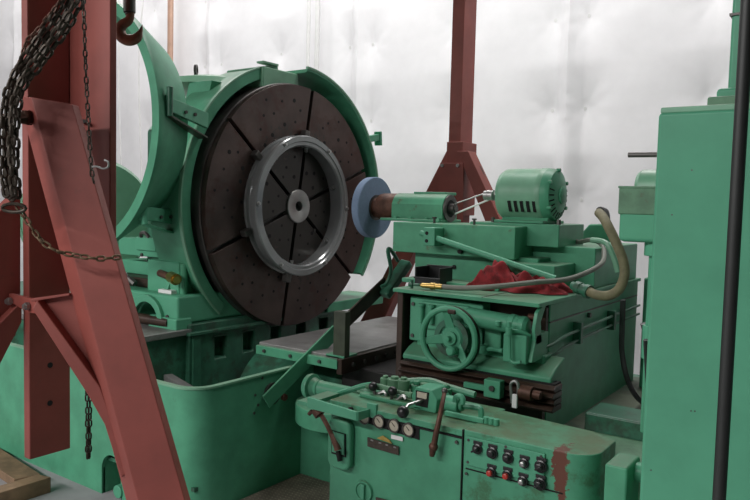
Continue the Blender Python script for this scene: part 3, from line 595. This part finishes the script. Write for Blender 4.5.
btn = [((-1.103,2.175,0.768), 'k', .013), ((-1.047,2.175,0.767), 'k', .015), ((-0.989,2.175,0.763), 'k', .014), ((-0.931,2.175,0.758), 'w', .012), ((-0.873,2.175,0.761), 'k', .016),
       ((-1.048,2.175,0.700), 'r', .0125), ((-0.989,2.175,0.704), 'r', .0125), ((-0.933,2.175,0.698), 'w', .012), ((-0.873,2.175,0.703), 'k', .016)]
for p, c_, r_ in btn:
    p = V(p); x, z = p.x, p.z
    pb = MB().lathe((x, 2.19, z), (0, -1, 0), [(0, 0), (0, r_ + .005), (.01, r_ + .005), (.012, r_ + .001), (.018, r_ + .001), (.018, 0)], 20).build('push_button', black, K)
    MB().lathe((x, 2.172, z), (0, -1, 0), [(0, 0), (0, r_ - .002), (.008, r_ - .003), (.010, r_ - .006), (.010, 0)], 18).build('button_cap', cols[c_], pb)
    MB().box((x - .017, 2.184, z + r_ + .001), (x + .017, 2.189, z + r_ + .013)).build('button_legend', black, pb, bev=.001)
for q in (0, 4, 8):
    x, y, z = btn[q][0]; MB().bar((x - .010, 2.16, z - .006), (x + .010, 2.16, z + .006), .007, .012, (0, 1, 0)).build('selector_bar', black, K, bev=.002)
# gauge slot
gs = [(-1.630,2.196,0.813), (-1.347,2.196,0.806), (-1.345,2.196,0.744), (-1.628,2.196,0.762)]
MB().prism(gs, (0, .005, 0)).build('gauge_slot', hole, K)
for g in ((-1.588,2.190,0.781), (-1.520,2.190,0.779), (-1.452,2.190,0.777), (-1.388,2.190,0.775)):
    gg = MB().ringsolid((g[0], 2.196, g[2]), (0, -1, 0), [(0, .0205), (0, .026), (.012, .026), (.012, .0215)], 28).build('pressure_gauge', darksteel, K)
    MB().cyl((g[0], 2.195, g[2]), (g[0], 2.189, g[2]), .0215, n=28).build('gauge_dial', gauge_face, gg)
    MB().bar((g[0] + .004, 2.188, g[2] - .003), (g[0] - .010, 2.188, g[2] + .011), .0025, .001, (0, 1, 0)).build('gauge_needle', black, gg)
npb = MB().prism([(-1.574,2.196,0.706), (-1.431,2.196,0.701), (-1.430,2.196,0.669), (-1.573,2.196,0.671)], (0, -.004, 0)).build('name_plate', name_m, K)
for q in range(4):
    x = npb.location.x; c_ = [(-1.551,2.191,0.699), (-1.514,2.191,0.697), (-1.482,2.191,0.696), (-1.446,2.191,0.695)][q]
    MB().box((c_[0] - .006, 2.190, c_[2] - .002), (c_[0] + .006, 2.193, c_[2] + .003)).build('plate_window', steel, npb)
MB().prism([(-1.530,2.194,0.712), (-1.503,2.194,0.728), (-1.471,2.194,0.717), (-1.461,2.194,0.706)], (0, -.003, 0)).build('yellow_plate', yellow_m, K)
MB().prism([(-1.466,2.196,0.739), (-1.415,2.196,0.740), (-1.414,2.196,0.725), (-1.466,2.196,0.724)], (0, -.003, 0)).build('white_label', white_p, K)
# oval cover with latch lever
ov = MB()
pts = []
cx_, cz_ = ((-1.694,2.190,0.658)[0], (-1.694,2.190,0.658)[2])
for (sx, sz, a0) in ((1, 1, 0), (-1, 1, 90), (-1, -1, 180), (1, -1, 270)):
    for a in range(0, 91, 15): pts.append((cx_ + sx*.022 + .034*math.cos(R(a0 + a)), 2.20, cz_ + sz*.065 + .034*math.sin(R(a0 + a))))
ovo = MB().prism(pts, (0, -.035, 0)).build('oval_cover', green, K, bev=.012, segs=3)
MB().prism([(-1.724,2.163,0.711), (-1.655,2.163,0.709), (-1.652,2.163,0.619), (-1.722,2.163,0.619)], (0, -.004, 0)).build('latch_pocket', hole, ovo)
MB().prism([(-1.718,2.159,0.709), (-1.659,2.159,0.707), (-1.657,2.159,0.627), (-1.716,2.159,0.628)], (0, -.004, 0)).build('latch_plate', green_light, ovo)
lv = MB().tube([(-1.778,2.140,0.793), (-1.749,2.130,0.769), (-1.719,2.125,0.741), (-1.693,2.125,0.703)], .009, 8).build('latch_lever', rust, K)
MB().tube([(-1.698,2.125,0.710), (-1.679,2.120,0.688), (-1.664,2.120,0.668), (-1.659,2.120,0.657)], lambda t: .008 + .007*t, 10).build('lever_grip', rust, lv)
MB().cyl((-1.682,2.150,0.640), (-1.671,2.150,0.603), .010, n=8).build('key_slot', hole, ovo)
# round embossed disc low on the cabinet
q = (-1.588,2.198,0.490); dk = MB().ringsolid(q, (0, -1, 0), [(0, .0), (0, .042), (.008, .040), (.008, .034), (.003, .032), (.003, 0)], 32).build('round_cover', green, K)
MB().bar(V(q) + V((0, -.008, -.03)), V(q) + V((0, -.008, .03)), .018, .012, (0, 1, 0)).build('cover_grip', green_light, dk, bev=.003)
MB().prism([(-1.529,2.196,0.483), (-1.474,2.196,0.486), (-1.473,2.196,0.455), (-1.528,2.196,0.452)], (0, -.003, 0)).build('small_plate', name_m, K)
MB().cyl((-1.19, 2.197, .77), (-1.19, 2.19, .77), .006, n=8).build('panel_screw', darksteel, K)
MB().cyl((-1.655, 2.197, .80), (-1.655, 2.185, .80), .010, n=8).cyl((-1.655, 2.197, .785), (-1.655, 2.188, .785), .006, n=8).build('deck_screw', hole, K)
# rail bar in front and its end blocks
fb = MB().prism([(-1.801,2.100,0.841), (-1.562,2.100,0.827), (-1.561,2.100,0.794), (-1.800,2.100,0.798)], (0, .012, 0)).build('rail_bar', green_light, K, bev=.002)
MB().prism([(-1.562,2.100,0.827), (-1.561,2.100,0.794), (-1.565,2.180,0.790), (-1.566,2.180,0.820)], (.006, .006, 0)).build('rail_return', green_light, fb)
MB().box((-1.86, 2.11, .80), (-1.80, 2.3, .815)).build('rail_bracket', green, fb)
MB().cyl((-1.780,2.130,0.791), (-1.759,2.130,0.771), .022).cyl((-1.832,2.150,0.756), (-1.817,2.150,0.771), .008).build('lever_joint', rust, K)
MB().box((-1.58, 2.19, .785), (-1.535, 2.205, .84)).build('deck_lug', green_light, K, bev=.003)
# hydraulic tubes and valves on the deck
MB().lathe((-2.05, 2.40, .785), (1, 0, 0), [(0, 0), (0, .052), (.010, .056), (.025, .056), (.03, .042), (.045, .036), (.05, .034), (.065, .038), (.07, .034), (.28, .034), (.30, .040), (.36, .040), (.36, 0)], 32).build('rotary_cylinder', green, K)
MB().box((-1.70, 2.30, .816), (-1.40, 2.50, .836)).build('valve_base', bx, K, bev=.008)
for vx, vy, vr, vh in ((-1.62, 2.44, .03, .06), (-1.55, 2.40, .024, .075), (-1.49, 2.46, .032, .05), (-1.68, 2.46, .022, .05)):
    MB().cyl((vx, vy, .82), (vx, vy, .82 + vh), vr).cyl((vx, vy, .82 + vh), (vx, vy, .83 + vh), vr*.6, n=6).build('valve_body', green_rub, K, bev=.003)
MB().tube([(-1.70, 2.36, .85), (-1.62, 2.35, .86), (-1.53, 2.345, .852), (-1.46, 2.33, .86)], .013, 10).build('valve_manifold', green_rub, K)
MB().tube([(-1.832,2.300,0.798), (-1.811,2.320,0.810), (-1.782,2.350,0.822), (-1.728,2.360,0.846), (-1.678,2.360,0.861)], .011, 8).build('shift_lever', green_light, K)
for (px, top, rr) in (((-1.644,2.320,0.866), (-1.623,2.320,0.811), .019), ((-1.543,2.310,0.867), (-1.548,2.310,0.815), .019)):
    k_ = MB().sphere(px, rr).build('lever_knob', black, K)
    MB().tube([px, top], .007, 8, 1).build('knob_stem', darksteel, k_)
    MB().cyl((top[0], top[1], .815), (top[0], top[1], top[2] + .005), .020).cyl((top[0]+.03, top[1]+.02, .815), (top[0]+.03, top[1]+.02, .855), .014).build('valve_stub', green_oily_shade, K, bev=.003)
MB().tube([(-1.626,2.330,0.837), (-1.597,2.330,0.850), (-1.587,2.330,0.836), (-1.615,2.330,0.818)], .007, 8).tube([(-1.527,2.320,0.832), (-1.500,2.320,0.853), (-1.486,2.320,0.844)], .008, 8).build('deck_pipe', steel, K)
for q in ((-1.52, 2.45), (-1.45, 2.40), (-1.40, 2.48)):
    MB().cyl((q[0], q[1], .815), (q[0], q[1], .87), .024).cyl((q[0], q[1], .87), (q[0], q[1], .885), .014, n=6).build('valve_body', green, K, bev=.003)
MB().tube([(-1.60, 2.50, .86), (-1.5, 2.52, .875), (-1.40, 2.5, .87), (-1.28, 2.5, .86)], .014, 8).build('deck_pipe', green, K)
vb = MB().prism([(-1.44, 2.30, .818), (-1.34, 2.30, .818), (-1.335, 2.30, .87), (-1.36, 2.30, .905), (-1.43, 2.30, .905), (-1.45, 2.30, .87)], (0, .10, 0)).build('lever_housing', green_light, K, bev=.006)
MB().prism([(-1.428, 2.30, .835), (-1.375, 2.30, .835), (-1.37, 2.30, .893), (-1.428, 2.30, .893)], (0, -.003, 0)).build('housing_slot', hole, vb)
MB().prism([(-1.42, 2.297, .868), (-1.378, 2.297, .868), (-1.376, 2.297, .89), (-1.42, 2.297, .89)], (0, -.004, 0)).build('slot_label', gauge_face, vb)
kl = MB().tube([(-1.395, 2.31, .86), (-1.412,2.220,0.856), (-1.409,2.185,0.840)], .006, 8, 1).build('lever_rod', steel, K)
MB().sphere((-1.408,2.180,0.839), .023).build('lever_ball', black, kl)
MB().cyl((-1.33, 2.36, .85), (-1.27, 2.36, .85), .03).cyl((-1.27, 2.36, .85), (-1.255, 2.36, .85), .02).build('valve_stub', green_light, K, bev=.004)
MB().prism([(-1.466,2.420,0.871), (-1.394,2.420,0.891), (-1.388,2.420,0.872), (-1.419,2.420,0.847), (-1.466,2.420,0.851)], (0, .03, 0)).build('deck_plate', green, K, bev=.004)
MB().tube([(-1.27, 2.36, .85), (-1.21, 2.37, .852), (-1.19, 2.37, .848), (-1.185, 2.37, .82)], .012, 8).build('deck_pipe', green_light, K)
MB().box((-1.30, 2.295, .82), (-1.14, 2.31, .838)).build('deck_rail', green_light, K, bev=.003)
for xx in (-1.135, -1.115, -1.095):
    MB().cyl((xx, 2.31, .82), (xx, 2.31, .845), .011, n=12).build('deck_fitting', green_light, K, bev=.002)
MB().tube([(-1.259,2.300,0.878), (-1.256,2.300,0.897), (-1.239,2.300,0.904), (-1.227,2.300,0.895), (-1.228,2.300,0.876)], .010, 8).build('deck_pipe', green_light, K)
hl_ = MB().tube([(-1.276,2.250,0.922), (-1.256,2.200,0.889), (-1.249,2.170,0.843), (-1.254,2.160,0.794), (-1.261,2.160,0.750)], lambda t: .0075 + .004*t, 10).build('hanging_lever', rust, K)
MB().sphere((-1.276,2.250,0.926), .012).build('lever_pivot', darksteel, hl_)
MB().sphere((-1.263,2.160,0.746), .017).cyl((-1.264,2.160,0.742), (-1.268,2.160,0.712), .014, .009).build('lever_end', rust, hl_)
# curved tray and recessed wall behind the gap
MB().box((-2.66, 3.02, 0), (-1.75, 3.06, .50)).build('recess_panel', green, W)
MB().ringsolid((-2.32, 2.98, .44), (0, 0, 1), [(0, .0), (0, .24), (.10, .24), (.10, 0)], 24, R(-100), R(100), (0, -1, 0)).build('curved_drip_pan', green, W, bev=.006)
MB().cyl((-1.80, 2.26, .56), (-1.74, 2.26, .56), .022).cyl((-1.80, 2.26, .50), (-1.74, 2.26, .50), .014).build('pipe_stub', green, K, bev=.003)

# step grating with raised studs
G = thing('step_grating', 'worn metal step plate on the floor between tub and control cabinet', 'step', (-2.2, 2.75, 0))
MB().box((-2.62, 2.48, .0), (-1.78, 3.01, .068)).build('step_frame', tread2_m, G, bev=.004)
MB().box((-2.61, 2.49, .066), (-1.79, 3.0, .073)).build('step_plate', tread_m, G)
b = MB()
for i in range(34):
    for j in range(20):
        x, y = -2.60 + i*.024 + (.012 if j % 2 else 0), 2.505 + j*.0255
        s_ = 1 if (i + j) % 2 else -1
        b.add([(x - .008, y - .003*s_, .073), (x, y - .004, .0755), (x + .008, y + .003*s_, .073), (x, y + .004, .0755)], [(0, 1, 3), (1, 2, 3)])
st = b.build('tread_studs', tread2_m, G); st['kind'] = 'stuff'

# ------------------------------------------------------------------ tall machine column at the right
C_ = thing('machine_column', 'tall flat green machine column filling the right edge', 'machine', (.2, 2.3, 0))
MB().box((-.489, 1.90, 0), (1.1, 2.62, 1.845)).build('column_body', green_light, C_, bev=.01)
MB().box((-.485, 1.905, 1.842), (1.1, 2.6, 1.858)).build('column_lid', green_pale, C_, bev=.004)
MB().box(((-0.386,1.950,1.874)[0], 1.95, 1.857), (.9, 2.5, (-0.386,1.950,1.884)[2])).build('cap_plate', green_rub, C_, bev=.005)
MB().box(((-0.376,2.000,1.902)[0], 2.0, 1.86), (.9, 2.5, (-0.376,2.000,1.912)[2])).build('upper_step', green_light, C_, bev=.01)
MB().box(((-0.359,2.050,1.989)[0], 2.05, 1.86), (.8, 2.5, 3.2)).build('upper_column', green_light, C_, bev=.01)
MB().box(((-0.359,2.050,1.989)[0] - .004, 2.045, 2.10), (.8, 2.5, 2.106)).build('upper_seam', darksteel, C_)
for p in ((-0.374,1.900,1.103), (-0.365,1.900,1.104), (-0.462,1.900,0.931), (-0.402,1.900,1.700), (-0.443,1.900,1.589)):
    MB().cyl((p[0], 1.902, p[2]), (p[0], 1.899, p[2]), .002, n=8).build('panel_screw', darksteel, C_)
jb = MB().box((-.648, 2.14, 1.505), (-.48, 2.40, 1.665)).build('side_box', green_light, C_, bev=.014)
MB().box((-.650, 2.137, 1.585), (-.48, 2.41, 1.665)).build('box_band', green_rub, jb, bev=.004)
MB().box((-.652, 2.135, 1.661), (-.48, 2.41, 1.668)).build('box_rim', green_rub, jb, bev=.002)
MB().lathe((-.63, 2.27, 1.662), (1, 0, 0), [(0, 0), (0, .05), (.012, .06), (.15, .06), (.15, 0)], 24, R(-90), R(90), (0, 0, 1)).build('box_dome', green_pale, jb)
MB().cyl((-.66, 2.25, 1.766), (-.45, 2.25, 1.764), .008).build('stop_rod', darksteel, C_)
MB().cyl((-.545, 2.2, 1.20), (-.545, 2.2, 1.505), .026).cyl((-.545, 2.2, 1.465), (-.545, 2.2, 1.505), .040).cyl((-.545, 2.2, 1.16), (-.545, 2.2, 1.26), .034).build('box_conduit', green_light, jb, bev=.003)
MB().box((-.60, 2.3, .9), (-.50, 2.5, 1.30)).build('conduit_box', green, C_, bev=.006)
MB().tube([(-.62, 2.35, 1.22), (-.55, 2.38, 1.24), (-.5, 2.4, 1.23)], .02, 8).build('cable_loop', cable_m, C_)
MB().box((-.612, 2.0, .0), (-.548, 2.13, .885)).build('lower_post', green_chip, C_, bev=.008)
MB().cyl((-.56, 2.09, .85), (-.48, 2.09, .85), .028).build('post_bolt', green_light, C_, bev=.004)
MB().cyl((-0.550,2.130,1.226), (-0.550,2.175,1.094), .008, n=8).build('hanging_wire', cable_m, C_)
tag(MB().cyl(((-0.201,1.276,1.651)[0], (-0.201,1.276,1.651)[1], 0), ((-0.201,1.276,1.651)[0], (-0.201,1.276,1.651)[1], 3.4), .0105, n=20).build('black_pole', cable_m), 'vertical black pole standing in front of the flat green column', 'pole')

# ------------------------------------------------------------------ near gantry leg
def ext(p, q, z):      # continue the line p-q to height z
    p, q = V(p), V(q); return p + (q - p)*((z - p.z)/(q.z - p.z))
A = thing('gantry_leg', 'near red steel gantry leg with chains in the left foreground', 'gantry leg', (-2.2, 1.4, 0))
colp = MB().box((-2.312, 1.251, .72), (-2.275, 1.397, 3.285)).build('column', red, A, bev=.004)
for px in ((-2.275,1.323,1.027), (-2.275,1.322,0.897)): MB().cyl((-2.28, px[1], px[2]), (-2.2735, px[1], px[2]), .0095, n=16).build('pin_hole', hole, colp)
MB().box((-2.30, 1.399, 1.28), (-2.052, 1.425, 3.285)).build('column_sleeve', red, A, bev=.004)
tl, bl = (-2.126,1.180,1.893), (-1.793,1.320,0.689); tr, br_ = (-2.024,1.251,1.875), (-1.678,1.402,0.693); sl_, sb_ = (-2.237,1.199,1.903), (-1.890,1.347,0.655)
bl, br_, sb_ = ext(tl, bl, .06), ext(tr, br_, .06), ext(sl_, sb_, .06)
bk = V((-.58, .815, 0))*.05
prof_t = [V(tl), V(tr), V(tr) + bk, V(sl_) + bk*.6, V(sl_)]; prof_b = [bl, br_, br_ + bk, sb_ + bk*.6, sb_]
MB().add(prof_t + prof_b, [(0, 1, 2, 3, 4), (9, 8, 7, 6, 5)] + [(i, (i+1) % 5, 5 + (i+1) % 5, 5 + i) for i in range(5)]).build('brace', red, A, bev=.003)
fc = (bl + br_)/2; fv = V((.815, .58, 0))
MB().bar((fc - fv*.2) - V((0, 0, .03)), (fc + fv*.2) - V((0, 0, .03)), .16, .06).build('foot_plate', red, A, bev=.004)
gp = MB().prism([(-2.160,1.204,1.274), (-2.029,1.300,1.303), (-1.950,1.331,0.996), (-1.948,1.323,0.871)], V((-.58, .815, 0))*.012).build('gusset', red, A)
MB().prism([(-2.125,1.178,1.249), (-2.114,1.188,1.277), (-1.941,1.290,1.016), (-1.851,1.334,0.764), (-1.872,1.317,0.738), (-1.924,1.293,0.903), (-1.969,1.268,0.987)], V((-.58, .815, 0))*.05).build('gusset_flange', red, gp, bev=.004)
MB().prism([(-2.163,1.203,1.277), (-2.064,1.274,1.297), (-2.064,1.274,1.290), (-2.160,1.204,1.268)], V((.58, -.815, 0))*.02).build('gusset_lip', red, gp, bev=.002)
cp = MB().prism([(-2.337,1.215,1.275), (-2.133,1.215,1.269), (-2.139,1.215,1.228), (-2.215,1.215,1.223), (-2.325,1.215,1.247)], (0, .014, 0)).build('clip_plate', red, A, bev=.002)
for q in ((-2.315,1.213,1.251), (-2.208,1.213,1.246)): MB().cyl(q, V(q) + V((0, -.012, 0)), .0125, n=6).cyl(q, V(q) + V((0, -.018, 0)), .008, n=10).build('clip_bolt', steel, cp)
MB().box((-2.35, 1.225, 1.13), (-2.338, 1.24, 1.55)).build('guide_strip', red, A, bev=.002)
# far brace of the A, spreading towards the camera side
MB().prism([(-2.330,1.257,1.614), (-2.330,1.254,1.249), (-2.33, .98, 1.05), (-2.33, .60, .06), (-2.33, .46, .06), (-2.33, .86, 1.22)], (-.05, 0, 0)).build('brace', red, A, bev=.004)
MB().prism([(-2.300,1.242,1.250), (-2.300,1.241,1.181), (-2.300,1.168,1.050), (-2.300,1.129,0.992), (-2.300,1.131,1.137), (-2.300,1.169,1.186)], (-.04, 0, 0)).build('gusset', red, A, bev=.004)
MB().box((-2.42, .38, 0), (-2.28, .70, .06)).build('foot_plate', red, A, bev=.004)
# chain clevis on the column
MB().tube([(-2.182,1.097,1.824), (-2.153,1.118,1.828), (-2.125,1.139,1.833), (-2.103,1.154,1.838)], .011, 8).build('clevis_bar', rust, A)
MB().prism([(-2.136,1.145,1.850), (-2.131,1.173,1.853), (-2.128,1.171,1.811), (-2.133,1.143,1.812)], (-.02, .02, 0)).prism([(-2.131,1.173,1.856), (-2.140,1.191,1.853), (-2.138,1.189,1.817), (-2.128,1.171,1.811)], (-.02, .02, 0)).build('clevis_block', rust, A, bev=.003)
MB().prism([(-2.040,1.270,1.842), (-2.040,1.277,1.843), (-2.040,1.307,1.772), (-2.040,1.287,1.789)], (-.02, 0, 0)).build('stop_tab', rust, A)
MB().cyl((-2.208,1.400,1.847), (-2.149,1.370,1.842), .006).build('stop_bolt', steel, A)

# ------------------------------------------------------------------ far gantry leg
B = thing('gantry_leg', 'far red steel gantry leg rising against the white wall behind the motor', 'gantry leg', (-2.68, 4.9, 0))
p0, p1 = (-2.757,4.800,2.689), (-2.655,4.800,2.680)
MB().box((p0[0], 4.8, .1), (p1[0], 4.99, 3.285)).build('column', red, B, bev=.004)
p2, p3 = (-2.763,4.790,2.037), (-2.625,4.790,2.034)
MB().box((p2[0], 4.785, (-2.744,4.790,1.522)[2]), (p3[0] + .0, 5.01, (-2.764,4.790,2.075)[2])).build('column_collar', red, B, bev=.004)
fp_ = MB().prism([(-2.802,4.760,1.915), (-2.604,4.760,1.913), (-2.566,4.760,0.890), (-2.765,4.760,0.871)], (0, .02, 0)).build('front_plate', red, B, bev=.002)
for q in ((-2.778,4.758,1.896), (-2.645,4.758,1.895)): MB().cyl(q, V(q) + V((0, -.012, 0)), .013, n=8).build('plate_bolt', steel, fp_)
lt = [(-2.768,4.800,2.016), (-2.672,4.800,2.014)]; lb = [(-3.309,4.800,0.649), (-3.542,4.800,0.622)]
lb = [ext(lt[1], lb[0], .0), ext(lt[0], lb[1], .0)]
MB().prism([lt[0], lt[1], *lb], (0, .10, 0)).build('brace', red, B, bev=.004)
rt = [(-2.664,4.770,2.004), (-2.571,4.770,2.002)]; rb = [(-2.266,4.770,1.457), (-2.394,4.770,1.452)]
rb = [ext(rt[1], rb[0], .0), ext(rt[0], rb[1], .0)]
MB().prism([rt[0], rt[1], *rb], (0, .12, 0)).build('brace', red, B, bev=.004)
MB().tube([(-2.595,4.900,1.921), (-2.531,4.860,1.896), (-2.486,4.860,1.821), (-2.441,4.860,1.717), (-2.387,4.860,1.585), (-2.349,4.860,1.460)], .016, 8).build('power_cable', cable_m, B)

GB = thing('gantry_beam', 'red steel beam joining the tops of the two gantry legs above the frame', 'beam', (-2.45, 3.1, 3.3))
gd0, gd1 = V((-2.15, 1.0, 3.42)), V((-2.72, 5.2, 3.42))
MB().bar(gd0, gd1, .03, .24).build('beam_web', red, GB)
MB().bar(gd0 + V((0, 0, .12)), gd1 + V((0, 0, .12)), .2, .03).build('beam_flange', red, GB, bev=.003)
MB().bar(gd0 - V((0, 0, .12)), gd1 - V((0, 0, .12)), .2, .03).build('beam_flange', red, GB, bev=.003)

# ------------------------------------------------------------------ chains and hook
def link_mesh(L, wd, r):
    pts = []; h = (L - wd)/2; rr = wd/2 - r
    for i in range(6): a = math.pi*i/5; pts.append((rr*math.cos(a), 0, h + rr*math.sin(a)))
    for i in range(6): a = math.pi + math.pi*i/5; pts.append((rr*math.cos(a), 0, -h + rr*math.sin(a)))
    b = MB().tube(pts, r, 6, 1, True); me = b.mesh('chain_link', (0, 0, 0), 60); me.materials.append(chain_m); return me
def chain(name, label, pts, L, wd, r, group=None, cat='chain', mats=None, sub=6):
    q = smooth([V(p) for p in pts], sub) if len(pts) > 2 else [V(p) for p in pts]
    root = thing(name, label, cat, q[-1][:], group); me = link_mesh(L, wd, r)
    if mats: me.materials[0] = mats
    pitch = L - 2*r*1.15; acc = 0; want = 0; n = 0; up = V((1, .7, 0)).normalized()
    for a, c in zip(q[:-1], q[1:]):
        seg = (c - a).length; t = (c - a).normalized()
        while want <= acc + seg:
            p = a + t*(want - acc); x = (up - t*up.dot(t)).normalized(); y = t.cross(x)
            ang = R(90*(n % 2) + 20*math.sin(n*1.7)); X = x*math.cos(ang) + y*math.sin(ang); Y = t.cross(X)
            o = bpy.data.objects.new('chain_link', me); COL.objects.link(o); o.parent = root
            m = Matrix((X, Y, t)).transposed().to_4x4(); m.translation = p - V(root.location); o.matrix_local = m
            want += pitch; n += 1
        acc += seg
    return root
hc = chain('hoist_chain', 'thin hoist chain hanging straight down in front of the red column', [(-2.014,1.280,2.305), (-2.005,1.277,2.186), (-1.987,1.273,1.976), (-1.959,1.271,1.707), (-1.947,1.274,1.636)], .026, .0150, .0026)
MB().tube([(-1.946,1.267,1.686), (-1.934,1.275,1.688), (-1.919,1.285,1.682), (-1.907,1.294,1.687), (-1.908,1.295,1.702), (-1.917,1.289,1.708)], .0032, 8).build('small_hook', steel, hc)
gname = 'heavy chain strands looped over the gantry clevis'
STRANDS = [
    [(-1.935, 1.208, 2.238), (-1.958, 1.185, 2.16), (-1.996, 1.152, 2.079), (-2.031, 1.121, 2.006), (-2.06, 1.095, 1.945), (-2.076, 1.077, 1.868), (-2.08, 1.068, 1.782), (-2.073, 1.065, 1.682), (-2.059, 1.068, 1.597)],
    [(-1.951, 1.227, 2.234), (-1.971, 1.206, 2.156), (-2.009, 1.173, 2.073), (-2.047, 1.14, 2.0), (-2.076, 1.114, 1.94), (-2.092, 1.098, 1.871), (-2.094, 1.089, 1.784), (-2.088, 1.085, 1.683), (-2.074, 1.087, 1.579)],
    [(-1.91, 1.212, 2.213), (-1.926, 1.193, 2.135), (-1.963, 1.161, 2.054), (-2.002, 1.127, 1.982), (-2.031, 1.102, 1.925), (-2.045, 1.087, 1.867), (-2.047, 1.079, 1.782), (-2.042, 1.075, 1.682), (-2.03, 1.076, 1.583)],
    [(-1.925, 1.231, 2.206), (-1.939, 1.214, 2.128), (-1.977, 1.181, 2.046), (-2.017, 1.147, 1.973), (-2.047, 1.121, 1.918), (-2.06, 1.108, 1.87), (-2.061, 1.1, 1.784), (-2.057, 1.095, 1.683), (-2.047, 1.095, 1.6)],
    [(-1.969, 1.244, 2.227), (-1.988, 1.225, 2.148), (-2.026, 1.191, 2.065), (-2.065, 1.157, 1.99), (-2.095, 1.131, 1.932), (-2.11, 1.116, 1.875), (-2.112, 1.107, 1.787), (-2.106, 1.103, 1.684), (-2.093, 1.104, 1.573)]]
LBS = ['outermost left strand of the heavy chain bundle at the left edge', 'second strand from the left in the heavy chain bundle', 'middle front strand of the heavy chain bundle',
       'rightmost strand of the heavy chain bundle', 'rear strand of the heavy chain bundle half hidden behind the others']
for path, lb_ in zip(STRANDS, LBS):
    chain('heavy_chain', lb_, path, .040, .026, .0050, gname)
q = (-2.039,1.079,1.560)
b = MB().tube([V(q) + V((.034*math.cos(a)*.815, .034*math.cos(a)*.58, .012*math.sin(a))) for a in np.linspace(0, 2*math.pi, 16)[:-1]], .005, 8, 1, True).build('chain_shackle', chain_m)
tag(b, 'small iron shackle ring closing the bottom of the heavy chain bundle', 'shackle')
chain('thin_chain', 'thin rusty chain slanting across the top of the red column', [(-1.946,1.185,2.197), (-1.961,1.169,2.143), (-2.004,1.146,2.084), (-2.044,1.127,2.043), (-2.054,1.117,2.008), (-2.059,1.110,1.967)], .026, .016, .003, mats=rust)
chain('swag_chain', 'brown chain swagged from the bundle across the red brace', [(-2.037,1.093,1.560), (-2.014,1.106,1.521), (-1.981,1.126,1.470), (-1.946,1.148,1.442), (-1.924,1.175,1.431), (-1.895,1.208,1.423), (-1.866,1.240,1.418), (-1.840,1.296,1.422)], .030, .019, .0034, mats=mat('brown_chain_iron', (.13, .085, .045), .55, .4, var=.3, vscale=40))
for k, lb_ in enumerate(('left fall of the short chain hanging below the red brace', 'right fall of the short chain hanging below the red brace')):
    x_ = 87 + 2.6*k
    chain('short_chain', lb_, [(-2.277,1.462,0.931), (-2.269,1.458,0.808), (-2.261,1.453,0.674)] if k == 0 else [(-2.278,1.474,0.929), (-2.271,1.469,0.805), (-2.265,1.463,0.677)], .030, .018, .0032, 'falls of the short chain')
K2 = thing('crane_hook', 'rusty crane hook hanging beside the red column', 'hook', (-2.183,1.564,2.126))
hp = [(-2.184,1.572,2.247), (-2.188,1.567,2.213), (-2.205,1.553,2.195), (-2.211,1.547,2.174), (-2.203,1.552,2.151), (-2.182,1.565,2.142), (-2.163,1.580,2.151), (-2.154,1.588,2.172), (-2.149,1.594,2.198)]
MB().tube(hp, lambda t: .0125 + .0075*math.sin(math.pi*min(1, t*1.05)) - .012*max(0, t-.78)/.22, 12, 6).build('hook_body', hook_m, K2)
MB().cyl((-2.191,1.571,2.292), (-2.188,1.569,2.237), .0205).cyl((-2.188,1.569,2.237), (-2.187,1.569,2.230), .0155).cyl((-2.218,1.585,2.697), (-2.191,1.571,2.292), .017).build('hook_shank', darksteel, K2, bev=.003)

# ------------------------------------------------------------------ lumber on the floor
def timber(name, label, pts, z0, h):
    return tag(MB().prism([(p[0], min(p[1], 2.24), z0) for p in pts], (0, 0, h)).build(name, wood, bev=.004), label, 'timber', 'lumber beside the tub')
timber('timber', 'weathered plank lying along the foot of the green tub', [(-5.378,2.306,0.050), (-4.338,2.198,0.050), (-3.756,2.128,0.050), (-3.799,1.999,0.050), (-3.985,2.018,0.050), (-4.840,2.073,0.050)], .0, .05)
timber('timber', 'thick timber lying across the floor at the bottom left corner', [(-3.692,1.577,0.085), (-3.683,2.070,0.085), (-3.591,2.091,0.085), (-3.597,1.536,0.085)], .0, .085)
